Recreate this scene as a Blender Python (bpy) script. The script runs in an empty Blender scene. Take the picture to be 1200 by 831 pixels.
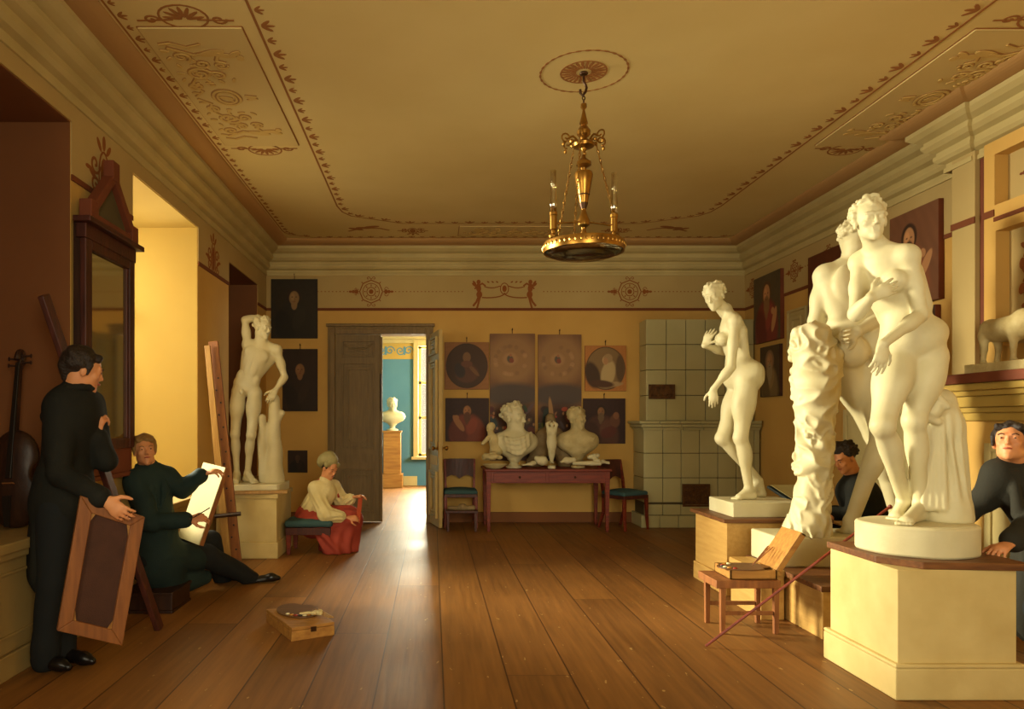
import bpy, math, random
import numpy as np
from mathutils import Vector, Matrix
sc = bpy.context.scene
C = sc.collection
PI = math.pi
V = lambda *a: np.array(a, dtype=float)

# ---------------------------------------------------------------- camera, light, exposure
FOC, HX, HY, EYE = 850.0, 507.0, 495.0, 1.35        # focal length in px, vanishing point, eye height
cam = bpy.data.cameras.new('camera'); cam.lens = FOC/1200*36; cam.sensor_width = 36
cam.shift_x = (600-HX)/1200; cam.shift_y = (HY-415.5)/1200
cam.clip_start = .05; cam.clip_end = 100
co = bpy.data.objects.new('camera', cam); C.objects.link(co)
co.location = (0, 0, EYE); co.rotation_euler = (PI/2, 0, 0)
sc.camera = co
sc.view_settings.view_transform = 'Standard'; sc.view_settings.look = 'None'
sc.view_settings.gamma = 1; sc.view_settings.use_curve_mapping = False
sc.view_settings.exposure = 0.15
try:
    sc.cycles.use_denoising = True
    sc.cycles.max_bounces = 8; sc.cycles.diffuse_bounces = 5; sc.cycles.sample_clamp_indirect = 6
except Exception: pass
w = bpy.data.worlds.new('sky'); sc.world = w; w.use_nodes = True
w.node_tree.nodes['Background'].inputs[0].default_value = (1.0, .86, .58, 1)
w.node_tree.nodes['Background'].inputs[1].default_value = 1.0
def area(name, loc, aim, sx, sy, power, col=(1, .84, .52), spread=None):
    l = bpy.data.lights.new(name, 'AREA'); l.shape = 'RECTANGLE'; l.size = sx; l.size_y = sy
    l.energy = power; l.color = col
    if spread: l.spread = math.radians(spread)
    o = bpy.data.objects.new(name, l); C.objects.link(o); o.location = loc
    d = Vector(aim)-Vector(loc)
    o.rotation_euler = d.to_track_quat('-Z', 'Z').to_euler()
    return o
# daylight through the one unshuttered window beside the mirror, through the far room's window,
# plus added fill lamps at the far room's side and behind the painter
COL = (1, .92, .665)
area('window_daylight', (-2.93, 5.62, 2.1), (-.4, 8.0, 1.35), .5, 2.3, 52, COL)
area('low_sun_daylight', (-6.2, 7.3, 2.9), (2.6, 4.3, 1.25), 1.8, 2.2, 390, COL, 60)
area('far_room_daylight', (.35, 16.0, 2.1), (-.15, 9.0, .4), 1.3, 2.4, 760, COL)
area('far_side_fill', (2.7, 13.2, 2.0), (-1.2, 14.6, 1.5), 1.4, 2.0, 320, COL)  # added fill to brighten the far bust, through an unseen side opening
area('studio_window_fill', (-2.8, .7, 2.1), (2.2, 7.5, 1.9), 1.2, 2.2, 105, COL)  # added fill for the back wall, set in an unseen left window
area('rear_fill', (1.2, -2.0, 2.1), (.4, 9.0, 1.6), 2.0, 2.2, 95, COL, 100)  # added front fill behind an invented rear window
# ---------------------------------------------------------------- helpers
def P(px, py, Y):
    return V((px-HX)*Y/FOC, Y, EYE-(py-HY)*Y/FOC)
def srgb(r, g, b):
    f = lambda c: (c/255/12.92 if c <= 10 else ((c/255+.055)/1.055)**2.4)
    return (f(r), f(g), f(b), 1)
def nrm(v): return v/(np.linalg.norm(v)+1e-12)
ORG = {}
def thing(name, label, cat, loc=(0, 0, 0), group=None):
    o = bpy.data.objects.new(name, None); C.objects.link(o); o.empty_display_size = .1
    o.location = loc; ORG[o.name] = np.array(loc, float)
    o['label'] = label; o['category'] = cat
    if group: o['group'] = group
    return o
def tag(o, label, cat, group=None):
    o['label'] = label; o['category'] = cat
    if group: o['group'] = group
    return o
def mk(name, verts, faces, mat, parent=None, smooth=False, bevel=0, angle=35, label=None, mats=None, fm=None):
    """one mesh object from world-space vertices"""
    verts = np.asarray(verts, float)
    if parent is not None: org = ORG[parent.name]
    else:
        org = V(*( (verts.min(0)+verts.max(0))/2 )); org[2] = verts[:, 2].min()
    me = bpy.data.meshes.new(name)
    if isinstance(faces, np.ndarray):
        n = len(verts); me.vertices.add(n); me.vertices.foreach_set('co', (verts-org).astype(np.float32).ravel())
        m = len(faces); me.loops.add(m*4); me.polygons.add(m)
        me.loops.foreach_set('vertex_index', faces.astype(np.int32).ravel())
        me.polygons.foreach_set('loop_start', np.arange(0, m*4, 4, dtype=np.int32))
        me.update(calc_edges=True)
    else:
        me.from_pydata([tuple(v) for v in (verts-org)], [], faces); me.update()
    for m_ in (mats or [mat]): me.materials.append(m_)
    if fm is not None: me.polygons.foreach_set('material_index', fm)
    if smooth:
        me.polygons.foreach_set('use_smooth', [True]*len(me.polygons))
        if smooth == 'angle':
            try: me.set_sharp_from_angle(angle=math.radians(angle))
            except Exception: pass
    o = bpy.data.objects.new(name, me); C.objects.link(o)
    ORG[o.name] = org.copy()
    if parent is not None: o.parent = parent
    else: o.location = org
    if bevel:
        b = o.modifiers.new('bevel', 'BEVEL'); b.width = bevel; b.segments = 2; b.limit_method = 'ANGLE'
    if label: o['label'] = label
    return o
class MB:
    def __init__(s): s.v = []; s.f = []
    def add(s, vs, fs):
        n = len(s.v); s.v += [np.asarray(v, float) for v in vs]; s.f += [tuple(i+n for i in f) for f in fs]; return s
    def box(s, lo, hi):
        x0, y0, z0 = lo; x1, y1, z1 = hi
        return s.add([(x0,y0,z0),(x1,y0,z0),(x1,y1,z0),(x0,y1,z0),(x0,y0,z1),(x1,y0,z1),(x1,y1,z1),(x0,y1,z1)],
                     [(0,3,2,1),(4,5,6,7),(0,1,5,4),(1,2,6,5),(2,3,7,6),(3,0,4,7)])
    def obox(s, c, a, b, d):
        """box from centre and three half-axis vectors"""
        c, a, b, d = map(lambda q: np.asarray(q, float), (c, a, b, d))
        vs = [c+i*a+j*b+k*d for k in (-1, 1) for i, j in ((-1,-1),(1,-1),(1,1),(-1,1))]
        fs = [(0,3,2,1),(4,5,6,7),(0,1,5,4),(1,2,6,5),(2,3,7,6),(3,0,4,7)]
        if np.dot(np.cross(a, b), d) < 0: fs = [f[::-1] for f in fs]
        return s.add(vs, fs)
    def beam(s, a, b, w, t, up=(0, 0, 1), w2=None, t2=None):
        a, b = np.asarray(a, float), np.asarray(b, float); d = nrm(b-a)
        x = nrm(np.cross(d, np.asarray(up, float))); y = np.cross(x, d)
        w2 = w if w2 is None else w2; t2 = t if t2 is None else t2
        vs = [a+x*i*w/2+y*j*t/2 for i, j in ((-1,-1),(1,-1),(1,1),(-1,1))]+[b+x*i*w2/2+y*j*t2/2 for i, j in ((-1,-1),(1,-1),(1,1),(-1,1))]
        return s.add(vs, [(0,1,2,3),(7,6,5,4),(0,4,5,1),(1,5,6,2),(2,6,7,3),(3,7,4,0)])
    def lathe(s, prof, c=(0, 0, 0), n=32, ax=None, sq=(1, 1)):
        """profile of (radius, height) round an axis"""
        c = np.asarray(c, float); ax = V(0, 0, 1) if ax is None else nrm(np.asarray(ax, float))
        t = V(1, 0, 0) if abs(ax[0]) < .9 else V(0, 1, 0)
        u = nrm(np.cross(np.cross(ax, t), ax)); w_ = np.cross(ax, u); vs = []; fs = []
        for r, h in prof:
            for i in range(n):
                a = 2*PI*i/n; vs.append(c+ax*h+u*math.cos(a)*r*sq[0]+w_*math.sin(a)*r*sq[1])
        for j in range(len(prof)-1):
            for i in range(n):
                k = (i+1) % n; fs.append((j*n+i, j*n+k, (j+1)*n+k, (j+1)*n+i))
        if prof[0][0] > 1e-6: fs.append(tuple(range(n-1, -1, -1)))
        if prof[-1][0] > 1e-6: fs.append(tuple((len(prof)-1)*n+i for i in range(n)))
        return s.add(vs, fs)
    def tube(s, pts, r, n=8, closed=False):
        pts = [np.asarray(p, float) for p in pts]; m = len(pts); vs = []; fs = []
        rs = r if hasattr(r, '__len__') else [r]*m; pu = None
        for i, p in enumerate(pts):
            a = pts[i-1] if (i > 0 or closed) else p; b = pts[(i+1) % m] if (i < m-1 or closed) else p
            d = nrm(b-a); q = pu if pu is not None else (V(0, 0, 1) if abs(d[2]) < .9 else V(1, 0, 0))
            x = nrm(np.cross(np.cross(d, q), d)); y = np.cross(d, x); pu = x
            for k in range(n):
                t = 2*PI*k/n; vs.append(p+(x*math.cos(t)+y*math.sin(t))*rs[i])
        for i in range(m if closed else m-1):
            for k in range(n):
                i2 = (i+1) % m; k2 = (k+1) % n; fs.append((i*n+k, i*n+k2, i2*n+k2, i2*n+k))
        if not closed: fs += [tuple(range(n-1, -1, -1)), tuple((m-1)*n+k for k in range(n))]
        return s.add(vs, fs)
    def ball(s, c, r, n=12, ax=None):
        rr = r if hasattr(r, '__len__') else (r, r, r); c = np.asarray(c, float); vs = [c-V(0, 0, rr[2])]; fs = []
        m = max(4, n//2)
        for j in range(1, m):
            a = -PI/2+PI*j/m
            for i in range(n): b = 2*PI*i/n; vs.append(c+V(math.cos(a)*math.cos(b)*rr[0], math.cos(a)*math.sin(b)*rr[1], math.sin(a)*rr[2]))
        vs.append(c+V(0, 0, rr[2]))
        for i in range(n):
            k = (i+1) % n; fs.append((0, 1+k, 1+i)); fs.append((len(vs)-1, 1+(m-2)*n+i, 1+(m-2)*n+k))
            for j in range(m-2): fs.append((1+j*n+i, 1+j*n+k, 1+(j+1)*n+k, 1+(j+1)*n+i))
        return s.add(vs, fs)
    def prism(s, poly, d):
        """3-D polygon extruded by vector d"""
        d = np.asarray(d, float); n = len(poly); p = [np.asarray(q, float) for q in poly]
        nn = sum(np.cross(p[i]-p[0], p[(i+1) % n]-p[0]) for i in range(n))
        fs = [tuple(range(n))[::-1], tuple(range(n, 2*n))]+[(i, (i+1) % n, n+(i+1) % n, n+i) for i in range(n)]
        if np.dot(nn, d) < 0: fs = [f[::-1] for f in fs]
        return s.add(p+[q+d for q in p], fs)
    def go(s, name, mat, parent=None, **k): return mk(name, s.v, s.f, mat, parent, **k)
def struct(o): o['kind'] = 'structure'; return o

# ---------------------------------------------------------------- materials
def mat(name, col, rough=.6, metal=0, spec=.4, noise=None, bump=0, bscale=30, coat=0):
    m = bpy.data.materials.new(name); m.use_nodes = True; nt = m.node_tree; b = nt.nodes['Principled BSDF']
    b.inputs['Base Color'].default_value = col; b.inputs['Roughness'].default_value = rough
    b.inputs['Metallic'].default_value = metal; b.inputs['Specular IOR Level'].default_value = spec
    if coat: b.inputs['Coat Weight'].default_value = coat; b.inputs['Coat Roughness'].default_value = .25
    if noise or bump: tc = nt.nodes.new('ShaderNodeTexCoord')
    if noise:                       # (scale, second colour, amount[, stretch])
        mp = nt.nodes.new('ShaderNodeMapping'); nt.links.new(tc.outputs['Object'], mp.inputs[0])
        if len(noise) > 3: mp.inputs['Scale'].default_value = noise[3]
        n = nt.nodes.new('ShaderNodeTexNoise'); n.inputs['Scale'].default_value = noise[0]; n.inputs['Detail'].default_value = 6
        nt.links.new(mp.outputs[0], n.inputs['Vector'])
        r = nt.nodes.new('ShaderNodeValToRGB'); r.color_ramp.elements[0].position = .5-noise[2]; r.color_ramp.elements[1].position = .5+noise[2]
        r.color_ramp.elements[0].color = noise[1]; r.color_ramp.elements[1].color = col
        nt.links.new(n.outputs[0], r.inputs[0]); nt.links.new(r.outputs[0], b.inputs['Base Color'])
    if bump:
        n2 = nt.nodes.new('ShaderNodeTexNoise'); n2.inputs['Scale'].default_value = bscale; n2.inputs['Detail'].default_value = 5
        nt.links.new(tc.outputs['Object'], n2.inputs['Vector'])
        bp = nt.nodes.new('ShaderNodeBump'); bp.inputs['Strength'].default_value = bump; bp.inputs['Distance'].default_value = .01
        nt.links.new(n2.outputs[0], bp.inputs['Height']); nt.links.new(bp.outputs[0], b.inputs['Normal'])
    return m
def wood(name, c1, c2, rough=.45, axis=0, scale=6):
    st = [1.0, 1.0, 1.0]; st = [6, 6, 6]; st[axis] = .6
    return mat(name, c1, rough, noise=(scale, c2, .22, tuple(st)), bump=.12, bscale=60)
M = dict(
 plaster=mat('plaster', srgb(212, 203, 164), .55, noise=(3.5, srgb(190, 177, 132), .3), bump=.12, bscale=45),
 plaster_old=mat('aged_plaster', srgb(206, 190, 140), .7, noise=(9, srgb(160, 138, 84), .3), bump=.4, bscale=60),
 plaster_dark=mat('dark_plaster', srgb(150, 128, 88), .75, noise=(9, srgb(110, 88, 54), .3), bump=.3, bscale=60),  # darker, browner plaster tone
 ochre=mat('ochre_wall', srgb(208, 166, 88), .8, noise=(1.6, srgb(192, 148, 72), .35), bump=.08, bscale=25),
 frieze=mat('frieze_wall', srgb(184, 160, 104), .8, noise=(1.6, srgb(170, 144, 88), .35)),
 cornice=mat('cornice_stone', srgb(196, 178, 122), .7, noise=(2.5, srgb(174, 154, 98), .3)),
 ceiling=mat('ceiling_paint', srgb(216, 194, 130), .85, noise=(1.1, srgb(204, 180, 114), .3), bump=.05, bscale=12),
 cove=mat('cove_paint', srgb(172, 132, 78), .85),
 stencil=mat('stencil_brown', srgb(138, 78, 30), .85),
 ceil_line=mat('ceiling_line', srgb(150, 98, 46), .85), shadow_line=mat('painted_shadow_line', srgb(160, 120, 66), .85),
 line=mat('line_brown', srgb(112, 58, 26), .85),
 relief=mat('stucco_relief', srgb(200, 168, 96), .8),
 panel=mat('ceiling_panel', srgb(202, 178, 116), .85),
 pedestal=mat('pedestal_paint', srgb(206, 184, 122), .7, noise=(5, srgb(184, 158, 96), .3), bump=.1),
 pedestal_wood=wood('pedestal_ochre', srgb(190, 150, 80), srgb(174, 132, 64), .6, 1),
 board=wood('board_brown', srgb(122, 76, 34), srgb(80, 46, 20), .5, 0),
 lath=wood('pale_lath', srgb(178, 138, 72), srgb(150, 108, 50), .5, 2),
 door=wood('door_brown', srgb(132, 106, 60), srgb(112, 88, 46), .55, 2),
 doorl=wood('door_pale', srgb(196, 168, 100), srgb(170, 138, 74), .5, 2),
 mahog=wood('mahogany', srgb(132, 50, 24), srgb(92, 30, 14), .5, 0),
 mahogd=wood('dark_mahogany', srgb(84, 38, 24), srgb(52, 22, 14), .5, 2),
 red_brown=mat('red_brown_paint', srgb(122, 62, 34), .75, noise=(4, srgb(98, 48, 26), .3)),
 dark_wood=wood('dark_wood', srgb(62, 36, 20), srgb(38, 20, 12), .45, 2),
 blue_seat=mat('blue_upholstery', srgb(52, 80, 80), .85, bump=.2, bscale=90),
 blue_wall=mat('blue_wall', srgb(86, 132, 150), .85, noise=(1.5, srgb(72, 118, 138), .3)),
 tile=mat('stove_glaze', srgb(184, 176, 128), .35, noise=(2.2, srgb(168, 160, 112), .3)),
 tile_gap=mat('stove_joint', srgb(84, 72, 44), .8),
 brass=mat('old_brass', srgb(176, 128, 52), .32, metal=.85, noise=(12, srgb(110, 74, 28), .3)),
 bronze=mat('dark_bronze', srgb(70, 44, 22), .4, metal=.6),
 vent=mat('vent_brass', srgb(112, 74, 32), .5, metal=.4, noise=(20, srgb(66, 42, 20), .3), bump=.8, bscale=50),
 coat=mat('black_coat', srgb(34, 34, 28), .85, spec=.2, noise=(6, srgb(24, 24, 20), .3), bump=.2, bscale=120),
 coat_green=mat('dark_green_coat', srgb(40, 56, 52), .85, spec=.2, noise=(6, srgb(30, 42, 40), .3), bump=.2, bscale=120),
 coat_brown=mat('dark_brown_coat', srgb(44, 42, 34), .85, spec=.2, bump=.2, bscale=120),
 trouser=mat('dark_trousers', srgb(30, 32, 32), .85, spec=.2),
 leather=mat('black_leather', srgb(20, 16, 14), .3),
 skin=mat('skin', srgb(212, 150, 100), .55, noise=(10, srgb(196, 126, 80), .3)),
 hair_dark=mat('dark_hair', srgb(36, 24, 14), .6, bump=1, bscale=70),
 hair_fair=mat('fair_hair', srgb(132, 98, 48), .6, bump=1, bscale=70),
 eye=mat('eye_dark', srgb(40, 26, 16), .3),
 lip=mat('lip', srgb(170, 84, 60), .5),
 linen=mat('white_linen', srgb(222, 206, 150), .8, noise=(8, srgb(200, 180, 120), .3), bump=.3, bscale=50),
 cap=mat('sage_cap', srgb(160, 150, 100), .7, noise=(20, srgb(140, 126, 76), .3)),
 red=mat('red_skirt', srgb(166, 66, 46), .8, noise=(5, srgb(134, 44, 30), .3), bump=.2, bscale=40),
 yarn=mat('red_yarn', srgb(176, 74, 40), .8),
 canvas=mat('primed_canvas', srgb(172, 156, 98), .75, noise=(6, srgb(152, 134, 80), .3), bump=.15, bscale=200),
 canvas_back=mat('canvas_back', srgb(78, 46, 30), .85, noise=(10, srgb(60, 34, 22), .3), bump=.3, bscale=200),
 stretcher=wood('stretcher_wood', srgb(146, 90, 40), srgb(112, 64, 28), .55, 2),
 palette=wood('palette_wood', srgb(112, 72, 34), srgb(78, 48, 24), .4, 0),
 box=wood('paintbox_wood', srgb(176, 126, 56), srgb(140, 92, 38), .5, 0),
 paint_white=mat('paint_white', srgb(222, 208, 160), .5), paint_red=mat('paint_red', srgb(140, 40, 24), .4),
 paint_dark=mat('paint_dark', srgb(30, 24, 18), .4), paint_ochre=mat('paint_ochre', srgb(180, 120, 40), .4),
 white_wood=mat('white_wood', srgb(206, 192, 140), .6),
 portfolio=mat('portfolio_dark', srgb(40, 46, 42), .6),
 wainscot=mat('wainscot_paint', srgb(170, 142, 84), .7, noise=(3, srgb(146, 118, 64), .3)),
 dark_brown=mat('brown_with_jamb_shade', srgb(132, 82, 42), .8, noise=(1.3, srgb(110, 66, 32), .35)),  # brown woodwork; on the shuttered reveals it stands in for shade
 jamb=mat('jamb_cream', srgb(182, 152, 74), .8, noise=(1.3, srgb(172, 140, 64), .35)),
)
def glass_mat(name, alpha=.85, tint=(1, 1, 1, 1)):
    m = bpy.data.materials.new(name); m.use_nodes = True; nt = m.node_tree; nt.nodes.remove(nt.nodes['Principled BSDF'])
    t = nt.nodes.new('ShaderNodeBsdfTransparent'); t.inputs[0].default_value = tint
    g = nt.nodes.new('ShaderNodeBsdfGlossy'); g.inputs['Roughness'].default_value = .05
    x = nt.nodes.new('ShaderNodeMixShader'); x.inputs[0].default_value = 1-alpha
    nt.links.new(t.outputs[0], x.inputs[1]); nt.links.new(g.outputs[0], x.inputs[2])
    nt.links.new(x.outputs[0], nt.nodes['Material Output'].inputs[0]); return m
M['glass'] = glass_mat('clear_glass', .9); M['lamp_glass'] = glass_mat('lamp_glass', .72, (.9, .85, .7, 1))
M['mirror'] = mat('mirror_glass', srgb(205, 196, 168), .06, metal=1)

# ---------------------------------------------------------------- sculpting: smooth-blended forms meshed by surface nets
class Sdf:
    def __init__(s, h=.008): s.h = h; s.p = []
    def cap(s, a, b, r1, r2=None, k=.02, flat=None, sub=False, fold=None, noise=None):
        r2 = r1 if r2 is None else r2; a = np.asarray(a, float); b = np.asarray(b, float); r = max(r1, r2)
        f = 0
        if fold: f = abs(fold[1])
        if noise: f += noise[1]
        if flat is not None: flat = (nrm(np.asarray(flat[0], float)), flat[1])
        m = r*(max(1, flat[1]) if flat else 1)+f
        s.p.append(('c', a, b, r1, r2, k, flat, sub, fold, noise, np.minimum(a, b)-m, np.maximum(a, b)+m)); return s
    def ell(s, c, r, ax=None, k=.02, sub=False, noise=None):
        c = np.asarray(c, float); r = np.asarray(r if hasattr(r, '__len__') else (r, r, r), float)
        A = np.eye(3) if ax is None else np.array([nrm(np.asarray(q, float)) for q in ax])
        m = np.sqrt(((A*r[:, None])**2).sum(0))+(noise[1] if noise else 0)
        s.p.append(('e', c, r, A, k, sub, noise, c-m, c+m)); return s
    def box(s, c, hs, ax=None, rnd=.01, k=.01, sub=False, noise=None):
        c = np.asarray(c, float); hs = np.asarray(hs, float)
        A = np.eye(3) if ax is None else np.array([nrm(np.asarray(q, float)) for q in ax])
        m = np.abs(A*hs[:, None]).sum(0)+(noise[1] if noise else 0)
        s.p.append(('b', c, hs, A, rnd, k, sub, noise, c-m, c+m)); return s
    @staticmethod
    def nz(X, Y, Z, f, seed=0):
        rs = np.random.RandomState(int(f*7)+seed); t = 0
        for i in range(5):
            w_ = rs.randn(3); w_ *= f*(.6+.3*i)/np.linalg.norm(w_); ph = rs.rand(3)*6.28
            v = rs.randn(3); v *= f*.7/np.linalg.norm(v)
            t = t+np.sin(w_[0]*X+w_[1]*Y+w_[2]*Z+ph[0]+1.3*np.sin(v[0]*X+v[1]*Y+v[2]*Z+ph[1]))/5
        t = t*1.6
        return (1-2.2*np.abs(t)) if seed else t
    def solve(s):
        h = s.h
        lo = np.min([p[-2] for p in s.p if not (p[0] == 'c' and p[7]) and not (p[0] == 'e' and p[5])], axis=0)-3*h
        hi = np.max([p[-1] for p in s.p if not (p[0] == 'c' and p[7]) and not (p[0] == 'e' and p[5])], axis=0)+3*h
        n = np.ceil((hi-lo)/h).astype(int)+1
        D = np.full(n, .5, np.float32)
        ax_ = [(lo[i]+h*np.arange(n[i])).astype(np.float32) for i in range(3)]
        for p in s.p:
            k = {'c': 5, 'e': 4, 'b': 5}[p[0]]; k = p[k]
            mg = k+2.5*h
            i0 = np.clip(np.floor((p[-2]-mg-lo)/h).astype(int), 0, n); i1 = np.clip(np.ceil((p[-1]+mg-lo)/h).astype(int)+1, 0, n)
            if (i1 <= i0).any(): continue
            sl = tuple(slice(i0[i], i1[i]) for i in range(3))
            X = ax_[0][sl[0]][:, None, None]; Y = ax_[1][sl[1]][None, :, None]; Z = ax_[2][sl[2]][None, None, :]
            if p[0] == 'c':
                _, a, b, r1, r2, _, flat, sub, fold, noise = p[:10]
                ab = b-a; L2 = float(ab@ab)+1e-12
                x, y, z = X-a[0], Y-a[1], Z-a[2]
                t = np.clip((x*ab[0]+y*ab[1]+z*ab[2])/L2, 0, 1)
                qx, qy, qz = x-t*ab[0], y-t*ab[1], z-t*ab[2]
                if flat:
                    f, ra = flat; q = (qx*f[0]+qy*f[1]+qz*f[2])*(1/ra-1)
                    qx, qy, qz = qx+f[0]*q, qy+f[1]*q, qz+f[2]*q
                r = r1+(r2-r1)*t
                d = np.sqrt(qx*qx+qy*qy+qz*qz)
                if fold:
                    nf, am, ph, tw = fold; dd = nrm(ab); u = nrm(np.cross(dd, V(.3, .9, .1))); v = np.cross(dd, u)
                    th = np.arctan2(qx*v[0]+qy*v[1]+qz*v[2], qx*u[0]+qy*u[1]+qz*u[2])
                    d = d-am*np.sin(nf*th+ph+tw*t+.8*np.sin(2*th+5*t))*np.clip(t*1.3+.15, 0, 1)
                d = d-r
                if flat and flat[1] < 1: d = d*max(flat[1], .5)
            elif p[0] == 'e':
                _, c, r, A, _, sub, noise = p[:7]
                x, y, z = X-c[0], Y-c[1], Z-c[2]
                L = [x*A[i, 0]+y*A[i, 1]+z*A[i, 2] for i in range(3)]
                k0 = np.sqrt(sum((L[i]/r[i])**2 for i in range(3)))+1e-6; k1 = np.sqrt(sum((L[i]/r[i]**2)**2 for i in range(3)))+1e-6
                d = k0*(k0-1)/k1
            else:
                _, c, hs, A, rnd, _, sub, noise = p[:8]
                x, y, z = X-c[0], Y-c[1], Z-c[2]
                L = [np.abs(x*A[i, 0]+y*A[i, 1]+z*A[i, 2])-(hs[i]-rnd) for i in range(3)]
                d = np.sqrt(sum(np.maximum(l, 0)**2 for l in L))+np.minimum(np.maximum(np.maximum(L[0], L[1]), L[2]), 0)-rnd
            if noise: d = d-noise[1]*s.nz(X, Y, Z, *((noise[0],) if len(noise) < 3 else (noise[0], noise[2])))
            B = D[sl]
            if sub:
                d = -d; hh = np.clip(.5-.5*(B-d)/k, 0, 1); D[sl] = B*(1-hh)+d*hh+k*hh*(1-hh)
            else:
                hh = np.clip(.5+.5*(B-d)/k, 0, 1); D[sl] = B*(1-hh)+d*hh-k*hh*(1-hh)
        return D, lo
    def mesh(s, name, m, parent=None, zmin=None, label=None):
        D, lo = s.solve(); h = s.h
        if zmin is not None:
            zz = lo[2]+h*np.arange(D.shape[2]); D = np.maximum(D, (zmin-zz)[None, None, :]).astype(np.float32)
        S = D < 0; nx, ny, nz = D.shape
        cnt = np.zeros((nx-1, ny-1, nz-1), np.int8)
        offs = [(i, j, k) for i in (0, 1) for j in (0, 1) for k in (0, 1)]
        for i, j, k in offs: cnt += S[i:nx-1+i, j:ny-1+j, k:nz-1+k]
        act = (cnt > 0) & (cnt < 8); I = np.argwhere(act)
        idx = np.full(act.shape, -1, np.int32); idx[act] = np.arange(len(I))
        val = np.stack([D[I[:, 0]+i, I[:, 1]+j, I[:, 2]+k] for i, j, k in offs], 1)
        acc = np.zeros((len(I), 3)); c = np.zeros(len(I))
        of = np.array(offs, float)
        for a in range(8):
            for b in range(a+1, 8):
                if abs(of[a]-of[b]).sum() != 1: continue
                va, vb = val[:, a], val[:, b]; m_ = (va < 0) != (vb < 0)
                t = np.where(m_, va/(va-vb+1e-12), 0)
                acc += np.where(m_[:, None], of[a]+(of[b]-of[a])*t[:, None], 0); c += m_
        vt = lo+(I+acc/c[:, None])*h
        Q = []
        for axis in range(3):
            sh = [nx, ny, nz]; sl0 = [slice(1, None)]*3; sl0[axis] = slice(0, sh[axis]-1)
            sl1 = list(sl0); sl1[axis] = slice(1, sh[axis])
            A_, B_ = S[tuple(sl0)], S[tuple(sl1)]
            lim = [q-1 for q in sh]
            E = np.argwhere(A_ != B_); st = A_[A_ != B_]
            off = np.ones(3, int); off[axis] = 0; E = E+off
            u, v = (axis+1) % 3, (axis+2) % 3
            ok = (E[:, u] < lim[u]) & (E[:, v] < lim[v]); E = E[ok]; st = st[ok]
            du = np.zeros(3, int); du[u] = 1; dv = np.zeros(3, int); dv[v] = 1
            g = lambda e: idx[e[:, 0], e[:, 1], e[:, 2]]
            q = np.stack([g(E-du-dv), g(E-dv), g(E), g(E-du)], 1)
            q[~st] = q[~st][:, ::-1]; Q.append(q)
        Q = np.concatenate(Q); Q = Q[(Q >= 0).all(1)]
        return mk(name, vt, Q, m, parent, smooth=True, label=label)
# ---------------------------------------------------------------- the human figure
def frame_of(f, u):
    f = nrm(np.asarray(f, float)); u = np.asarray(u, float); r = nrm(np.cross(f, u)); u = np.cross(r, f); return r, f, u
def head(F, c, fwd, up, s=1, hair=None, female=False, neck=None, nr=.055, features=True):
    r, f, u = frame_of(fwd, up); pt = lambda x, y, z: c+(r*x+f*y+u*z)*s
    A = (r, f, u)
    F.ell(pt(0, -.012, .032), V(.073, .093, .08)*s, A, .01)
    F.ell(pt(0, .016, -.022), V(.0565, .07, .084)*s, A, .02*s)
    j = .025 if female else .032
    F.cap(pt(-j, .02, -.068), pt(0, .066, -.094), .026*s, .02*s, .015*s)
    F.cap(pt(j, .02, -.068), pt(0, .066, -.094), .026*s, .02*s, .015*s)
    if neck is not None:
        F.cap(pt(0, -.022, -.05), neck, nr*s, nr*1.08*s, .02*s)
    if features:
        F.ell(pt(0, .044, -.056), V(.042, .035, .04)*s, A, .02*s)
        for q in (-1, 1):
            F.ell(pt(q*.038, .06, -.022), V(.02, .018, .018)*s, A, .014*s)
            F.ell(pt(q*.031, .098, .004), V(.017, .015, .011)*s, A, .012*s, sub=True)
            F.ell(pt(q*.031, .073, .003), V(.015, .0145, .0125)*s, A, .004*s)
            F.ell(pt(q*.073, -.006, -.008), V(.01, .02, .032)*s, A, .006*s)
        F.cap(pt(-.04, .076, .025), pt(-.012, .086, .022), .009*s, None, .01*s)
        F.cap(pt(.04, .076, .025), pt(.012, .086, .022), .009*s, None, .01*s)
        F.cap(pt(0, .084, .018), pt(0, .101, -.028), .006*s, .0095*s, .009*s)
        F.cap(pt(-.010, .092, -.033), pt(.010, .092, -.033), .007*s, None, .006*s)
        F.cap(pt(-.016, .0815, -.054), pt(.016, .0815, -.054), .0068*s, None, .004*s)
        F.cap(pt(-.012, .081, -.0675), pt(.012, .081, -.0675), .0076*s, None, .004*s)
        F.cap(pt(-.02, .0895, -.061), pt(.02, .0895, -.061), .0036*s, None, .004*s, sub=True)
    if hair: hairdo(F, c, fwd, up, s, hair)
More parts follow.
